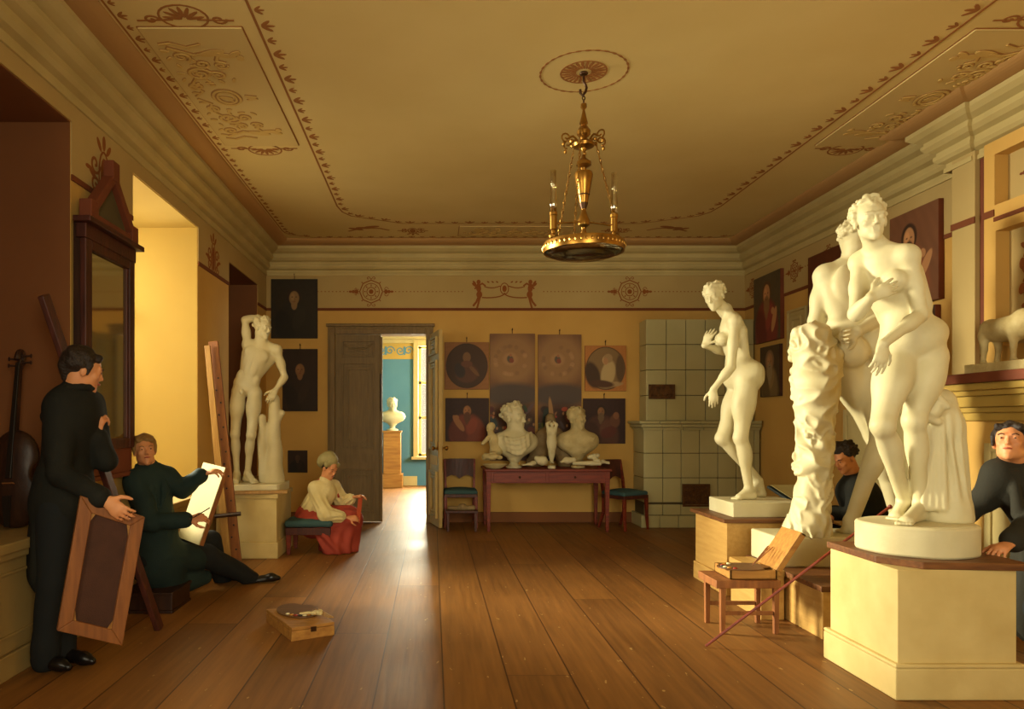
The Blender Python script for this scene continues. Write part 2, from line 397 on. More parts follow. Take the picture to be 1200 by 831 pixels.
def hairdo(F, c, fwd, up, s, kind, k=.006):
    r, f, u = frame_of(fwd, up); pt = lambda x, y, z: c+(r*x+f*y+u*z)*s; A = (r, f, u)
    rnd = random.Random(5)
    if kind == 'short':
        F.ell(pt(0, -.03, .045), V(.087, .092, .085)*s, A, k, noise=(60/s, .007*s))
        F.cap(pt(-.045, .055, .07), pt(.045, .05, .076), .019*s, None, .015*s, noise=(60/s, .007*s, 3))
        for q in (-1, 1): F.cap(pt(q*.074, .02, .03), pt(q*.074, .012, -.02), .014*s, .008*s, .008*s)
        F.cap(pt(0, -.085, .0), pt(0, -.07, -.05), .045*s, .03*s, .02*s, noise=(70/s, .005*s))
    else:
        F.ell(pt(0, -.032, .042), V(.08, .086, .08)*s, A, k, noise=(55/s, .004*s))
        n = 110
        for i in range(n):
            z = -.35+1.3*rnd.random(); a = rnd.random()*2*PI; z = min(z, .98); q = math.sqrt(max(0, 1-z*z))
            x, y = q*math.cos(a), q*math.sin(a)
            if y > .5 and z < .55: continue
            p = pt(x*.079, -.03+y*.086, .04+z*.08)
            rr = .010+.006*rnd.random()
            t = nrm(np.array([rnd.gauss(0, 1) for _ in range(3)]))
            F.cap(p-t*.012*s, p+t*.012*s, rr*s, rr*.8*s, .004*s)
        for q in (-1, 1):                # waves drawn back from the brow
            for i in range(4):
                F.cap(pt(q*(.004+.004*i), .066-.008*i, .074+.012*i), pt(q*(.074-.004*i), .006-.012*i, .028+.02*i), .009*s, .013*s, .004*s)
        if 'bun' in kind:
            F.ell(pt(0, -.125, .02), V(.034, .032, .032)*s, A, .008*s, noise=(90/s, .005*s))
        if 'knot' in kind:
            for q in (-1, 1): F.ell(pt(q*.02, .02, .122), V(.024, .02, .022)*s, A, .006*s, noise=(90/s, .004*s))
            F.cap(pt(-.045, .03, .104), pt(.045, .03, .104), .012*s, None, .008*s, noise=(80/s, .004*s))
def arm_hand(F, wr, d, pn, side=1, s=1, curl=(.3, .3, .3), spread=.02, thumb=.7, k=.004, hold=None):
    """d: along the hand, pn: the palm's facing, side: +1 thumb on cross(d, pn)"""
    d = nrm(np.asarray(d, float)); pn = np.asarray(pn, float); pn = nrm(pn-d*(pn@d)); ac = np.cross(d, pn)*side
    F.cap(wr+d*.012*s, wr+d*.072*s, .03*s, .039*s, .012*s, flat=(pn, .45))
    F.cap(wr+d*.02*s+ac*.02*s+pn*.008*s, wr+d*.05*s+ac*.03*s+pn*.01*s, .015*s, .012*s, .01*s)
    for i in range(4):
        x = .03-.02*i; ln = (.95, 1.06, 1.0, .8)[i]; p = wr+d*(.082-.006*abs(i-1.2))*s+ac*x*s
        dd = nrm(d+ac*spread*(1.5-i)*2); a = 0
        for j in range(3):
            a += curl[j]*(1+.12*i); q = dd*math.cos(a)+pn*math.sin(a)
            L = (.042, .027, .021)[j]*ln*s; r = (.0098, .0088, .0076)[j]*s*(.92 if i == 3 else 1)
            F.cap(p, p+q*L, r, r*.9, k*s*(2 if j == 0 else 1)); p = p+q*L
    p = wr+d*.03*s+ac*.03*s+pn*.006*s
    for j, (L, r) in enumerate(((.036, .0125), (.03, .011), (.022, .0095))):
        q = nrm(d*(.55+.22*j)+ac*(thumb-.25*j)+pn*(.25+.12*j)); F.cap(p, p+q*L*s, r*s, r*.9*s, .006*s); p = p+q*L*s
def foot(F, an, toe, s=1, bare=True, k=.012, inner=1):
    """an: ankle joint, toe: tip of the big toe side on the sole plane"""
    f = toe-an; down = -f[2]; f = nrm(V(f[0], f[1], 0)) ; L = math.hypot(*(toe-an)[:2]); z0 = toe[2]; u = V(0, 0, 1)
    sd = np.cross(f, u)
    H = V(an[0], an[1], z0)-f*.035*s
    F.cap(an, H+u*.035*s, .036*s, .034*s, .02*s)
    B = V(an[0], an[1], z0)+f*(L-.06*s)
    F.cap(an+f*.015*s-u*.01*s, B+u*.026*s, .036*s, .026*s, .02*s)
    F.cap(H+u*.028*s, B+u*.022*s, .03*s, .024*s, .02*s, flat=(sd, 1.15))
    F.cap(B+u*.02*s-sd*.02*s, B+u*.02*s+sd*.018*s, .022*s, .022*s, .015*s)
    if bare:
        for i in range(5):
            b = B+f*.02*s+sd*inner*(-.032+.016*i)*s+u*.012*s
            r = (.009, .0095, .0095, .01, .0135)[i]*s
            F.cap(b-f*.01*s, b+f*(.03-.004*abs(i-3))*s-u*.002*s, r*1.1, r, .004)
def figure(F, J, s=1, sex='m', hair='curly', hands=None, build=1.0, features=True, clothed=False, nr=None, bulk=1.0):
    """J: joints in world space; hands: {'L': kwargs, 'R': kwargs}"""
    fem = sex == 'f'
    U = nrm(J['neck']-J['pel']); sm = (J['shL']+J['shR'])/2; Rr = J['shR']-J['shL']; Rr = nrm(Rr-U*(Rr@U)); Fw = np.cross(U, Rr)
    A = (Rr, Fw, U); pel = J['pel']; L = np.linalg.norm(sm-pel); b = build*s
    Rp = nrm(J['hipR']-J['hipL']); Up = nrm(U*.6+nrm(np.cross(Rp, Fw))*.4); Fp = nrm(np.cross(Up, Rp))
    g = J.get('fp'); 
    if g is not None: Fp = nrm(g)
    pt = lambda x, y, z: pel+Rr*x*b+Fw*y*b+U*z*L
    pp = lambda x, y, z: pel+Rp*x*b+Fp*y*b+Up*z*b
    if fem:
        F.ell(pt(0, 0, .70), (.125*b, .095*b, .175*s), A, .02)
        F.cap(pt(0, .0, .05), pt(0, .0, .52), .118*b, .098*b, .05, flat=(Fw, .8))
        F.ell(pp(0, 0, 0), V(.16, .112, .115)*b, (Rp, Fp, Up), .05)
        F.ell(pt(0, .055, .18), V(.085, .06, .09)*b, A, .04)
    else:
        F.ell(pt(0, -.005, .70), (.152*b, .112*b, .19*s), A, .02)
        F.cap(pt(0, .0, .05), pt(0, .0, .5), .118*b, .118*b, .05, flat=(Fw, .76))
        F.ell(pp(0, 0, 0), V(.148, .105, .11)*b, (Rp, Fp, Up), .05)
    # shoulder girdle, neck muscles
    for q, sh in ((-1, J['shL']), (1, J['shR'])):
        w_ = .05 if fem else .06
        F.cap(sm+U*.0, sh, (.06 if fem else .07)*b, w_*b, .04)
        F.cap(J['neck']+U*.03*s-Fw*.015*s, sh+U*.005, .034*b, .03*b, .04)
        F.cap(sh-U*.09*s-Fw*.03*s-Rr*q*.02*s, pt(q*.09, -.035, .35), (.045 if fem else .06)*b, .04*b, .04)
    if not fem:
        for q in (-1, 1):
            F.ell(pt(q*.07, .07, .80), V(.074, .03, .06)*b, A, .035)
            F.ell(pt(q*.075, -.085, .80), V(.06, .03, .09)*b, A, .03)      # shoulder blades
            F.ell(pt(q*.035, .085, .42), V(.036, .018, .075)*b, A, .02)
            F.ell(pt(q*.105, .03, .2), V(.035, .06, .05)*b, A, .03)
        F.cap(pt(0, .125, .9), pt(0, .115, .2), .006*b, .006*b, .02, sub=True)
        if not clothed: F.ell(pp(0, .115, -.085), V(.026, .03, .034)*b, None, .015)
    else:
        for q in (-1, 1):
            F.ell(pt(q*.068, .078, .72), V(.056, .05, .056)*b, A, .018)
            F.ell(pt(q*.076, .13, .71), V(.008, .008, .008)*b, A, .008)
            F.ell(pt(q*.06, -.075, .82), V(.055, .03, .08)*b, A, .03)
    F.ell(pt(0, .118 if not fem else .11, .17), V(.008, .014, .012)*b, A, .012, sub=True)
    F.cap(pt(0, -.128, .92), pt(0, -.108, .12), .012*b, .012*b, .035, sub=True)
    for q in (-1, 1) if not clothed else (): F.ell(pp(q*.066, -.045 if fem else -.07, -.045), V(.082, .074 if fem else .082, .088)*b, (Rp, Fp, Up), .016)
    head(F, J['head'], J['hf'], J['hu'], J.get('hs', 1.0)*s, hair, fem, J['neck'], nr or (.05 if fem else .06), features)
    for sd in 'LR':
        q = 1 if sd == 'R' else -1
        sh, el, wr = J['sh'+sd], J['el'+sd], J['wr'+sd]
        a = .86 if fem else 1.0
        F.ell(sh-Rr*q*.004, V(.058, .058, .062)*a*b, None, .03)
        m = sh*.5+el*.5
        F.cap(sh, el, .05*a*b, .037*a*b, .02)
        F.ell(m, V(.05, .05, .07)*a*b*(.86 if fem else 1), frame_of(nrm(np.cross(el-sh, V(.3, .1, .2))), el-sh), .03)
        m2 = el*.72+wr*.28
        F.cap(el, wr, .037*a*b, .026*a*b, .02)
        F.ell(m2, V(.041, .041, .075)*a*b, frame_of(nrm(np.cross(wr-el, V(.3, .1, .2))), wr-el), .025)
        if hands and sd in hands and hands[sd] is not None:
            arm_hand(F, wr, s=s*(.94 if fem else 1.02), **hands[sd])
        hp, kn, an = J['hip'+sd], J['kn'+sd], J['an'+sd]
        lf = nrm(np.cross(np.cross(kn-hp, Fp), kn-hp)+1e-9)
        th = (.088 if fem else .082)*b
        F.cap(hp, kn, th, .053*b, .03)
        F.ell(hp*.66+kn*.34+lf*.012, V(.085, .088, .15)*b*(1 if fem else .98), frame_of(lf, kn-hp), .04)
        F.ell(kn+lf*.012, V(.046, .046, .05)*b, None, .02)
        sf = J['toe'+sd]-an; ax = nrm(kn-an); sf = nrm(sf-ax*(sf@ax))
        F.cap(kn, an, .048*b, .033*b, .025)
        F.ell(kn*.7+an*.3-sf*.02*b, V(.05, .05, .11)*b, frame_of(sf, kn-an), .03)
        if not clothed: foot(F, an, J['toe'+sd], s*(.93 if fem else 1.0), inner=-1 if sd == 'R' else 1)
    return dict(U=U, R=Rr, Fw=Fw)
# ---------------------------------------------------------------- the room
XL, XR, YB, YF, ZC = -2.25, 4.22, 9.80, -1.6, 3.75
ZL = 2.88                                          # brown line between wall and frieze
def wall_x(name, x0, x1, ya, yb, z0, z1, holes, m):
    """wall slab between x0 and x1 with rectangular openings (y0, y1, z0, z1)"""
    b = MB(); ys = sorted(set([ya, yb]+[h[0] for h in holes]+[h[1] for h in holes]))
    for a, c in zip(ys[:-1], ys[1:]):
        zz = [z0]
        for h in holes:
            if h[0] <= a and h[1] >= c: zz += [h[2], h[3]]
        zz.append(z1)
        for i in range(0, len(zz), 2):
            if zz[i+1]-zz[i] > 1e-4: b.box((x0, a, zz[i]), (x1, c, zz[i+1]))
    return struct(b.go(name, m))
# floor of long boards
def floor_mat():
    m = bpy.data.materials.new('floor_boards'); m.use_nodes = True; nt = m.node_tree; N = nt.nodes.new; K = nt.links.new
    b = nt.nodes['Principled BSDF']; tc = N('ShaderNodeTexCoord'); sp = N('ShaderNodeSeparateXYZ'); K(tc.outputs['Object'], sp.inputs[0])
    def mth(op, a, b_=None, c=None):
        n = N('ShaderNodeMath'); n.operation = op
        for i, q in enumerate((a, b_, c)):
            if q is None: continue
            if isinstance(q, (int, float)): n.inputs[i].default_value = q
            else: K(q, n.inputs[i])
        return n.outputs[0]
    px = mth('DIVIDE', sp.outputs[0], .34); ix = mth('FLOOR', px); fx = mth('FRACT', px)
    oy = mth('MULTIPLY', mth('FRACT', mth('MULTIPLY', mth('SINE', mth('MULTIPLY', ix, 12.9)), 43.7)), 4.4)
    py = mth('DIVIDE', mth('ADD', sp.outputs[1], oy), 4.4); iy = mth('FLOOR', py); fy = mth('FRACT', py)
    e = mth('MINIMUM', fx, mth('SUBTRACT', 1.0, fx)); gap = mth('LESS_THAN', e, .012)
    ey = mth('LESS_THAN', fy, .0012); gp = mth('MAXIMUM', gap, ey)
    wn = N('ShaderNodeTexWhiteNoise'); cb = N('ShaderNodeCombineXYZ'); K(ix, cb.inputs[0]); K(iy, cb.inputs[1]); K(cb.outputs[0], wn.inputs['Vector'])
    mp = N('ShaderNodeMapping'); mp.inputs['Scale'].default_value = (14, .7, 1); K(tc.outputs['Object'], mp.inputs[0])
    ad = N('ShaderNodeVectorMath'); ad.operation = 'ADD'; K(mp.outputs[0], ad.inputs[0]); K(wn.outputs['Color'], ad.inputs[1])
    n1 = N('ShaderNodeTexNoise'); n1.inputs['Scale'].default_value = 2.2; n1.inputs['Detail'].default_value = 8; K(ad.outputs[0], n1.inputs['Vector'])
    n2 = N('ShaderNodeTexNoise'); n2.inputs['Scale'].default_value = 1.3; n2.inputs['Detail'].default_value = 6; K(tc.outputs['Object'], n2.inputs['Vector'])
    f = mth('ADD', mth('MULTIPLY', n1.outputs[0], .5), mth('ADD', mth('MULTIPLY', wn.outputs['Value'], .28), mth('MULTIPLY', n2.outputs[0], .3)))
    r = N('ShaderNodeValToRGB'); K(f, r.inputs[0]); E = r.color_ramp.elements
    E[0].position = .3; E[0].color = srgb(98, 62, 26); E[1].position = .78; E[1].color = srgb(152, 102, 46)
    # pale flecks of plaster and scuffs lying in the seams and on the boards
    n3 = N('ShaderNodeTexNoise'); n3.inputs['Scale'].default_value = 26; n3.inputs['Detail'].default_value = 3
    mp3 = N('ShaderNodeMapping'); mp3.inputs['Scale'].default_value = (1, .35, 1); K(tc.outputs['Object'], mp3.inputs[0]); K(mp3.outputs[0], n3.inputs['Vector'])
    sc1 = mth('GREATER_THAN', n3.outputs[0], mth('SUBTRACT', .74, mth('MULTIPLY', n2.outputs[0], .06)))
    mx = N('ShaderNodeMixRGB'); K(sc1, mx.inputs[0]); K(r.outputs[0], mx.inputs[1]); mx.inputs[2].default_value = srgb(168, 134, 78)
    mg = N('ShaderNodeMixRGB'); K(gp, mg.inputs[0]); K(mx.outputs[0], mg.inputs[1]); mg.inputs[2].default_value = srgb(66, 36, 14)
    K(mg.outputs[0], b.inputs['Base Color'])
    K(mth('ADD', .32, mth('MULTIPLY', n2.outputs[0], .3)), b.inputs['Roughness']); b.inputs['Specular IOR Level'].default_value = .35
    bp = N('ShaderNodeBump'); bp.inputs['Strength'].default_value = .25; bp.inputs['Distance'].default_value = .004
    K(mth('SUBTRACT', n1.outputs[0], mth('MULTIPLY', gp, 2.0)), bp.inputs['Height']); K(bp.outputs[0], b.inputs['Normal'])
    return m
M['floor'] = floor_mat()
struct(MB().box((XL-.8, YF-.3, -.12), (XR+.3, 15.7, 0)).go('floor', M['floor']))
struct(MB().box((XL-.8, YF-.3, ZC), (XR+.3, YB+.25, ZC+.15)).go('ceiling', M['ceiling']))
WIN = [(.0, 1.9, .72, 3.2), (2.75, 4.51, .72, 3.22), (5.43, 6.95, .66, 3.22), (8.0, 9.31, .66, 3.12)]
wall_x('wall_left', XL-.75, XL, YF, YB+.25, 0, ZC, WIN, M['ochre'])
wall_x('wall_right', XR, XR+.2, YF, YB+.25, 0, ZC, [], M['ochre'])
struct(MB().box((XL-.75, YF-.2, 0), (.2, YF, ZC)).box((2.2, YF-.2, 0), (XR+.2, YF, ZC)).box((.2, YF-.2, 0), (2.2, YF, .9)).box((.2, YF-.2, 3.2), (2.2, YF, ZC)).go('wall_behind', M['ochre']))  # opening added for the rear fill lamp
b = MB()
for x in (.2, 1.17, 2.14): b.box((x, YF-.16, .9), (x+.06, YF-.1, 3.2))
for z in (.9, 2.4, 3.14): b.box((.26, YF-.155, z), (2.14, YF-.105, z+.06))
w6 = struct(b.go('window_6', M['white_wood'])); MB().box((.26, YF-.135, .96), (2.14, YF-.13, 3.14)).go('pane', M['glass'], w6)  # unseen rear window, added together with the fill lamp
DX0, DX1, DZ = -1.315, -.09, 2.54                  # doorway
b = MB(); b.box((XL, YB, 0), (DX0, YB+.25, ZC)); b.box((DX1, YB, 0), (XR, YB+.25, ZC)); b.box((DX0, YB, DZ), (DX1, YB+.25, ZC))
struct(b.go('wall_back', M['ochre']))
# paler frieze above the line, painted coat on the upper walls
struct(MB().box((XL, YB-.006, ZL), (XR, YB+.001, 3.36)).go('trim_1', M['frieze']))
struct(wall_x('trim_2', XL-.001, XL+.006, YF, YB-.006, ZL, 3.36, [(h[0], h[1], h[2], h[3]) for h in WIN if h[3] > ZL], M['frieze']))
struct(MB().box((XR-.006, 5.66, ZL), (XR+.001, YB-.006, 3.36)).go('trim_3', M['frieze']))
# reveals
def reveal(n, h, mj, side):
    y0, y1, z0, z1 = h; b = MB(); x0 = XL-.75; t = .006
    b.box((x0, y1-t, z0), (XL-.004, y1+.002, z1)); b.box((x0, y0-.002, z0), (XL-.004, y0+t, z1)); b.box((x0, y0+t, z1-t), (XL-.004, y1-t, z1+.002))
    return struct(b.go(n, mj))
reveal('trim_4', WIN[2], M['jamb'], 1); reveal('trim_5', WIN[1], M['dark_brown'], 1); reveal('trim_6', WIN[3], M['dark_brown'], 1); reveal('trim_7', WIN[0], M['jamb'], 1)  # shuttered reveals have their shade put into a darker brown
# window frames: two lit (1 and 3), two closed by inside shutters
for i, h in enumerate(WIN):
    y0, y1, z0, z1 = h; x = XL-.70; b = MB(); wdt = .06
    b.box((x, y0, z0), (x+.06, y0+wdt, z1)); b.box((x, y1-wdt, z0), (x+.06, y1, z1))
    b.box((x, y0+wdt, z0), (x+.06, y1-wdt, z0+wdt)); b.box((x, y0+wdt, z1-wdt), (x+.06, y1-wdt, z1))
    ym = (y0+y1)/2
    b.box((x+.01, ym-.025, z0+wdt), (x+.05, ym+.025, z1-wdt)); zt = z0+(z1-z0)*.68
    b.box((x+.01, y0+wdt, zt-.025), (x+.05, y1-wdt, zt+.025))
    w_ = struct(b.go('window_%d' % (i+1), M['white_wood'], bevel=.004))
    MB().box((x+.025, y0+wdt, z0+wdt), (x+.03, y1-wdt, z1-wdt)).go('pane', M['glass'], w_)
    if i in (1, 3):
        for a, c in ((y0+.01, ym-.004), (ym+.004, y1-.01)):
            s_ = MB().box((x+.075, a, z0+.01), (x+.105, c, z1-.01)); st = (z1-z0-.3)/3
            for j in range(3): s_.box((x+.105, a+.09, z0+.1+j*(st+.05)), (x+.118, c-.09, z0+.1+j*(st+.05)+st))
            s_.go('shutter', M['dark_brown'], w_, bevel=.004)
    else:
        pass
# sills and wainscot under the left windows
for i, h in enumerate(WIN):
    b = MB(); b.box((XL-.62, h[0]-.0, h[2]-.05), (XL+.07, h[1]+.0, h[2]+.005)); b.box((XL+.002, h[0]-.06, h[2]-.09), (XL+.05, h[1]+.06, h[2]-.05))
    struct(b.go('trim_%d' % (8+i), M['wainscot'], bevel=.008))
b = MB()
for h in WIN[:2]:
    b.box((XL, h[0], .14), (XL+.02, h[1], h[2]-.09)); n = 2; w_ = (h[1]-h[0])/n
    for j in range(n):
        a, c = h[0]+j*w_+.07, h[0]+(j+1)*w_-.07
        for q in ((a, c, .22, .235), (a, c, h[2]-.17, h[2]-.155), (a, a+.015, .235, h[2]-.17), (c-.015, c, .235, h[2]-.17)):
            b.box((XL+.02, q[0], q[2]), (XL+.034, q[1], q[3]))
struct(b.go('trim_12', M['wainscot'], bevel=.003))
# baseboards
struct(MB().box((XL, YF, 0), (XL+.03, YB, .13)).go('baseboard_left', M['wainscot'], bevel=.006))
b = MB().box((XL, YB-.03, 0), (DX0-.16, YB, .14)).box((DX1+.16, YB-.03, 0), (2.7, YB, .14)); struct(b.go('baseboard_back', M['dark_brown'], bevel=.006))
struct(MB().box((XR-.03, YF, 0), (XR, 9.3, .14)).go('baseboard_right', M['ochre'], bevel=.006))
# brown line
t = .011
b = MB().box((XL, YB-t, ZL-.022), (XR, YB, ZL+.014)); b.box((XR-t, 5.66, ZL-.022), (XR, YB, ZL+.014))
ys = [YF]+[q for h in WIN for q in h[:2]]+[YB]
for a, c in zip(ys[::2], ys[1::2]): b.box((XL, a, ZL-.022), (XL+t, c, ZL+.014))
struct(b.go('trim_13', M['line']))
# cornice: profile of (projection, height), swept round the room and mitred at the corners
PROF = [(0, 3.33), (.02, 3.33), (.02, 3.365), (.008, 3.372), (.008, 3.40), (.05, 3.415), (.07, 3.44), (.07, 3.47), (.055, 3.478), (.055, 3.50), (.10, 3.52),
        (.13, 3.55), (.13, 3.575), (.115, 3.58), (.115, 3.60), (.17, 3.625), (.205, 3.655), (.205, 3.69), (0, 3.69)]
path = [(XL, YF), (XL, YB), (XR, YB), (XR, 5.76), (XR-.13, 5.76), (XR-.13, 5.50), (XR-.10, 5.50), (XR-.10, YF)]
def sweep(name, path, prof, m, zoff=0):
    vs = []; fs = []; n = len(prof); pts = [V(*p) for p in path]
    for i, p in enumerate(pts):
        d0 = nrm(p-pts[i-1]) if i else nrm(pts[1]-p); d1 = nrm(pts[i+1]-p) if i < len(pts)-1 else d0
        n0, n1 = V(d0[1], -d0[0]), V(d1[1], -d1[0]); mt = (n0+n1)/(1+n0@n1)
        for r, z in prof: vs.append((p[0]+mt[0]*r, p[1]+mt[1]*r, z))
    for i in range(len(pts)-1):
        for j in range(n-1): a = i*n+j; fs.append((a, a+1, a+n+1, a+n))
    return struct(mk(name, vs, fs, m))
sweep('trim_14', path, PROF, M['cornice'])
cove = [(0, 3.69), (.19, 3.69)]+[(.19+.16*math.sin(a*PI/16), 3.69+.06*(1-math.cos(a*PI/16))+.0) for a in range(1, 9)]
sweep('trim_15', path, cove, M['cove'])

# ---------------------------------------------------------------- painted ornament
def oval(cx, cy, rx, ry, rot=0, n=14):
    c, s_ = math.cos(rot), math.sin(rot)
    return [(cx+rx*math.cos(t)*c-ry*math.sin(t)*s_, cy+rx*math.cos(t)*s_+ry*math.sin(t)*c) for t in [2*PI*i/n for i in range(n)]]
def spiral(cx, cy, r, turns, a0=0, sg=1, n=26):
    return [(cx+r*(1-.85*i/n)*math.cos(a0+sg*turns*2*PI*i/n), cy+r*(1-.85*i/n)*math.sin(a0+sg*turns*2*PI*i/n)) for i in range(n+1)]
RN = [7]
class Orn:
    def __init__(s): s.fill = []; s.line = []
    def f(s, poly): s.fill.append(poly); return s
    def l(s, pts, w): s.line.append((pts, w)); return s
    def ring(s, cx, cy, rx, ry, w, n=36): return s.l(oval(cx, cy, rx, ry, 0, n)+[(cx+rx, cy)], w)
    def merge(s, o, tx=0, ty=0, sx=1, sy=1):
        g = lambda p: (p[0]*sx+tx, p[1]*sy+ty)
        s.fill += [[g(p) for p in q] for q in o.fill]; s.line += [([g(p) for p in q], w) for q, w in o.line]; return s
    def go(s, name, O, u, v, m, th=.003, ws=1, fs_=1):
        """raised by th from the wall, u x v pointing into the room"""
        O, u, v = V(*O), V(*u), V(*v); nn = np.cross(u, v); b = MB()
        def poly(q):
            a = sum(q[i][0]*q[(i+1) % len(q)][1]-q[(i+1) % len(q)][0]*q[i][1] for i in range(len(q)))
            if a < 0: q = q[::-1]
            RN[0] = (RN[0]*1103515245+12345) % 2147483648; b.prism([O+u*x+v*y+nn*(RN[0]/2147483648*th*.1) for x, y in q], nn*th*(.75+.45*(RN[0]/2147483648)))
        for q in s.fill: poly(q)
        for pts, W0 in s.line:
            for (x0, y0), (x1, y1) in zip(pts[:-1], pts[1:]):
                d = math.hypot(x1-x0, y1-y0)
                if d < 1e-5: continue
                ex, ey = (x1-x0)/d, (y1-y0)/d; w_ = W0*ws; x, y = -ey*w_/2, ex*w_/2; e = w_*.25
                poly([(x0+x-ex*e, y0+y-ey*e), (x0-x-ex*e, y0-y-ey*e), (x1-x+ex*e, y1-y+ey*e), (x1+x+ex*e, y1+y+ey*e)])
        return b.go(name, m)
def medallion(r):
    o = Orn(); o.ring(0, 0, r, r, r*.09, 8); o.ring(0, 0, r*.72, r*.72, r*.06, 16); o.ring(0, 0, r*.38, r*.38, r*.07, 12); o.f(oval(0, 0, r*.2, r*.2))
    for i in range(8):
        a = i*PI/4; o.f(oval(r*.55*math.cos(a), r*.55*math.sin(a), r*.1, r*.05, a, 8)); o.f(oval(r*1.12*math.cos(a), r*1.12*math.sin(a), r*.07, r*.05, a, 8))
    for q in (-1, 1):
        for j in range(3): o.f(oval(q*r*(1.28+.26*j), 0, r*.16, r*(.2-.05*j), 0, 8))
        o.l(spiral(q*r*1.3, r*.22, r*.2, 1, 0, q), r*.05).l(spiral(q*r*1.3, -r*.22, r*.2, 1, 0, -q), r*.05)
        o.l(spiral(-r*.25, q*r*1.15, r*.16, 1, 0, q), r*.05).l(spiral(r*.25, q*r*1.15, r*.16, 1, PI, -q), r*.05)
    return o
def dots(x0, x1, st, r, y=0):
    o = Orn(); n = int((x1-x0)/st)
    for i in range(n+1): o.f(oval(x0+i*st, y, r*1.5, r, 0, 6))
    return o
def cherub(sg):
    """small painted winged child holding a garland"""
    o = Orn(); o.f(oval(0, .15, .028, .032)); o.f(oval(0, .07, .035, .06, sg*.15)); o.f(oval(sg*.01, -.02, .04, .05))
    o.l([(0, .1), (sg*.05, .13), (sg*.09, .1)], .022); o.l([(-sg*.01, .1), (-sg*.05, .06)], .02)
    o.f(oval(-sg*.05, .11, .045, .02, -sg*.6)); o.f(oval(-sg*.055, .14, .035, .014, -sg*.9))
    o.l([(-.0, -.05), (-sg*.03, -.12), (-sg*.07, -.17)], .028); o.l([(sg*.02, -.05), (sg*.0, -.13), (-sg*.02, -.2)], .026); return o
# back-wall frieze
fo = Orn(); zf = 3.115
for x in (-.83, 2.66): fo.merge(medallion(.155), x, zf)
fo.merge(dots(-2.1, -1.15, .05, .007), 0, zf).merge(dots(-.5, .42, .05, .007), 0, zf).merge(dots(1.5, 2.32, .05, .007), 0, zf).merge(dots(3.0, 4.1, .05, .007), 0, zf)
fo.merge(cherub(1), .62, zf-.02).merge(cherub(-1), 1.32, zf-.02); fo.f(oval(.97, zf+.04, .03, .045))
fo.ring(.97, zf+.04, .055, .075, .012, 20)
for q in (-1, 1):
    fo.l([(.97+q*(.3-.3*math.cos(t*PI/14)), zf-.02-.1*math.sin(t*PI/14)+.04*t/7) for t in range(8)][::1], .016)
    fo.l([(.97+q*x, zf+.1-.05*math.sin(x*9)) for x in (.06, .1, .14, .18, .22, .27)], .014)
    for x in (.1, .16, .22): fo.f(oval(.97+q*x, zf+.13, .02, .01, q*.5, 8))
struct(fo.go('trim_16', (0, YB-.006, 0), (1, 0, 0), (0, 0, 1), M['stencil']))
# side friezes
so = Orn()
for y in (9.55, 8.45, 7.72): so.merge(medallion(.1), -y, zf)
so.merge(dots(-9.3, -6.8, .05, .006), 0, zf)
struct(so.go('trim_17', (XR-.006, 0, 0), (0, -1, 0), (0, 0, 1), M['stencil']))
def candel(s_=1):
    o = Orn()
    o.f(oval(0, 0, .05*s_, .13*s_)); o.ring(0, 0, .075*s_, .17*s_, .014*s_, 20)
    for q in (-1, 1):
        o.l(spiral(q*.13*s_, .05*s_, .07*s_, 1.2, 0, q), .018*s_).l(spiral(q*.13*s_, -.09*s_, .06*s_, 1.2, 0, -q), .018*s_)
        o.f(oval(q*.17*s_, -.02*s_, .06*s_, .02*s_, q*.5)); o.f(oval(q*.07*s_, .2*s_, .05*s_, .018*s_, q*.9)); o.f(oval(q*.23*s_, .0, .03*s_, .014*s_))
    o.f(oval(0, .23*s_, .022*s_, .05*s_)); return o
lo_ = Orn()
for y, s_ in ((4.95, 1.0), (7.42, .95)): lo_.merge(candel(s_), y, 3.02)
struct(lo_.go('trim_18', (XL+.006, 0, 0), (0, 1, 0), (0, 0, 1), M['stencil']))
# ceiling: border with cut corners, palmettes, three stucco panels
def cpath(x0, x1, y1, y0, c):
    return [(x0, y0), (x0, y1-c)]+[(x0+c*.35*(1-math.cos(t)), y1-c+c*.35*0+(c*.65)*math.sin(t)) for t in (.5, 1.0, PI/2)]+[(x0+c, y1), (x1-c, y1)]+[(x1-c*.35*(1-math.cos(t)), y1-c+(c*.65)*math.sin(t)) for t in (PI/2, 1.0, .5)]+[(x1, y1-c), (x1, y0)]
bl = Orn(); inner = cpath(-1.06, 3.20, 8.75, YF+.8, .7); outer = cpath(-1.88, 4.0, 9.42, YF+.3, .35)
bl.l(inner, .02); bl.l(outer, .016)
po = Orn()
def palm(x, y, dx, dy, s_=1):
    for q in (-1, 0, 1):
        a = math.atan2(dy, dx)+q*.75; po.f(oval(x+math.cos(a)*.045*s_, y+math.sin(a)*.045*s_, .042*s_, .013*s_, a, 8))
def along(path, st, inw, s_=1, off=.02, alt=True):
    k = 0
    for (x0, y0), (x1, y1) in zip(path[:-1], path[1:]):
        L = math.hypot(x1-x0, y1-y0); ex, ey = (x1-x0)/L, (y1-y0)/L; nx_, ny_ = ey*inw, -ex*inw; n = max(1, int(L/st))
        for i in range(n):
            t = (i+.5)/n*L; k += 1; palm(x0+ex*t+nx_*off, y0+ey*t+ny_*off, nx_, ny_, s_*(1 if k % 2 else .7))
along(inner, .17, 1, 1.0); along(outer, .13, 1, .7)
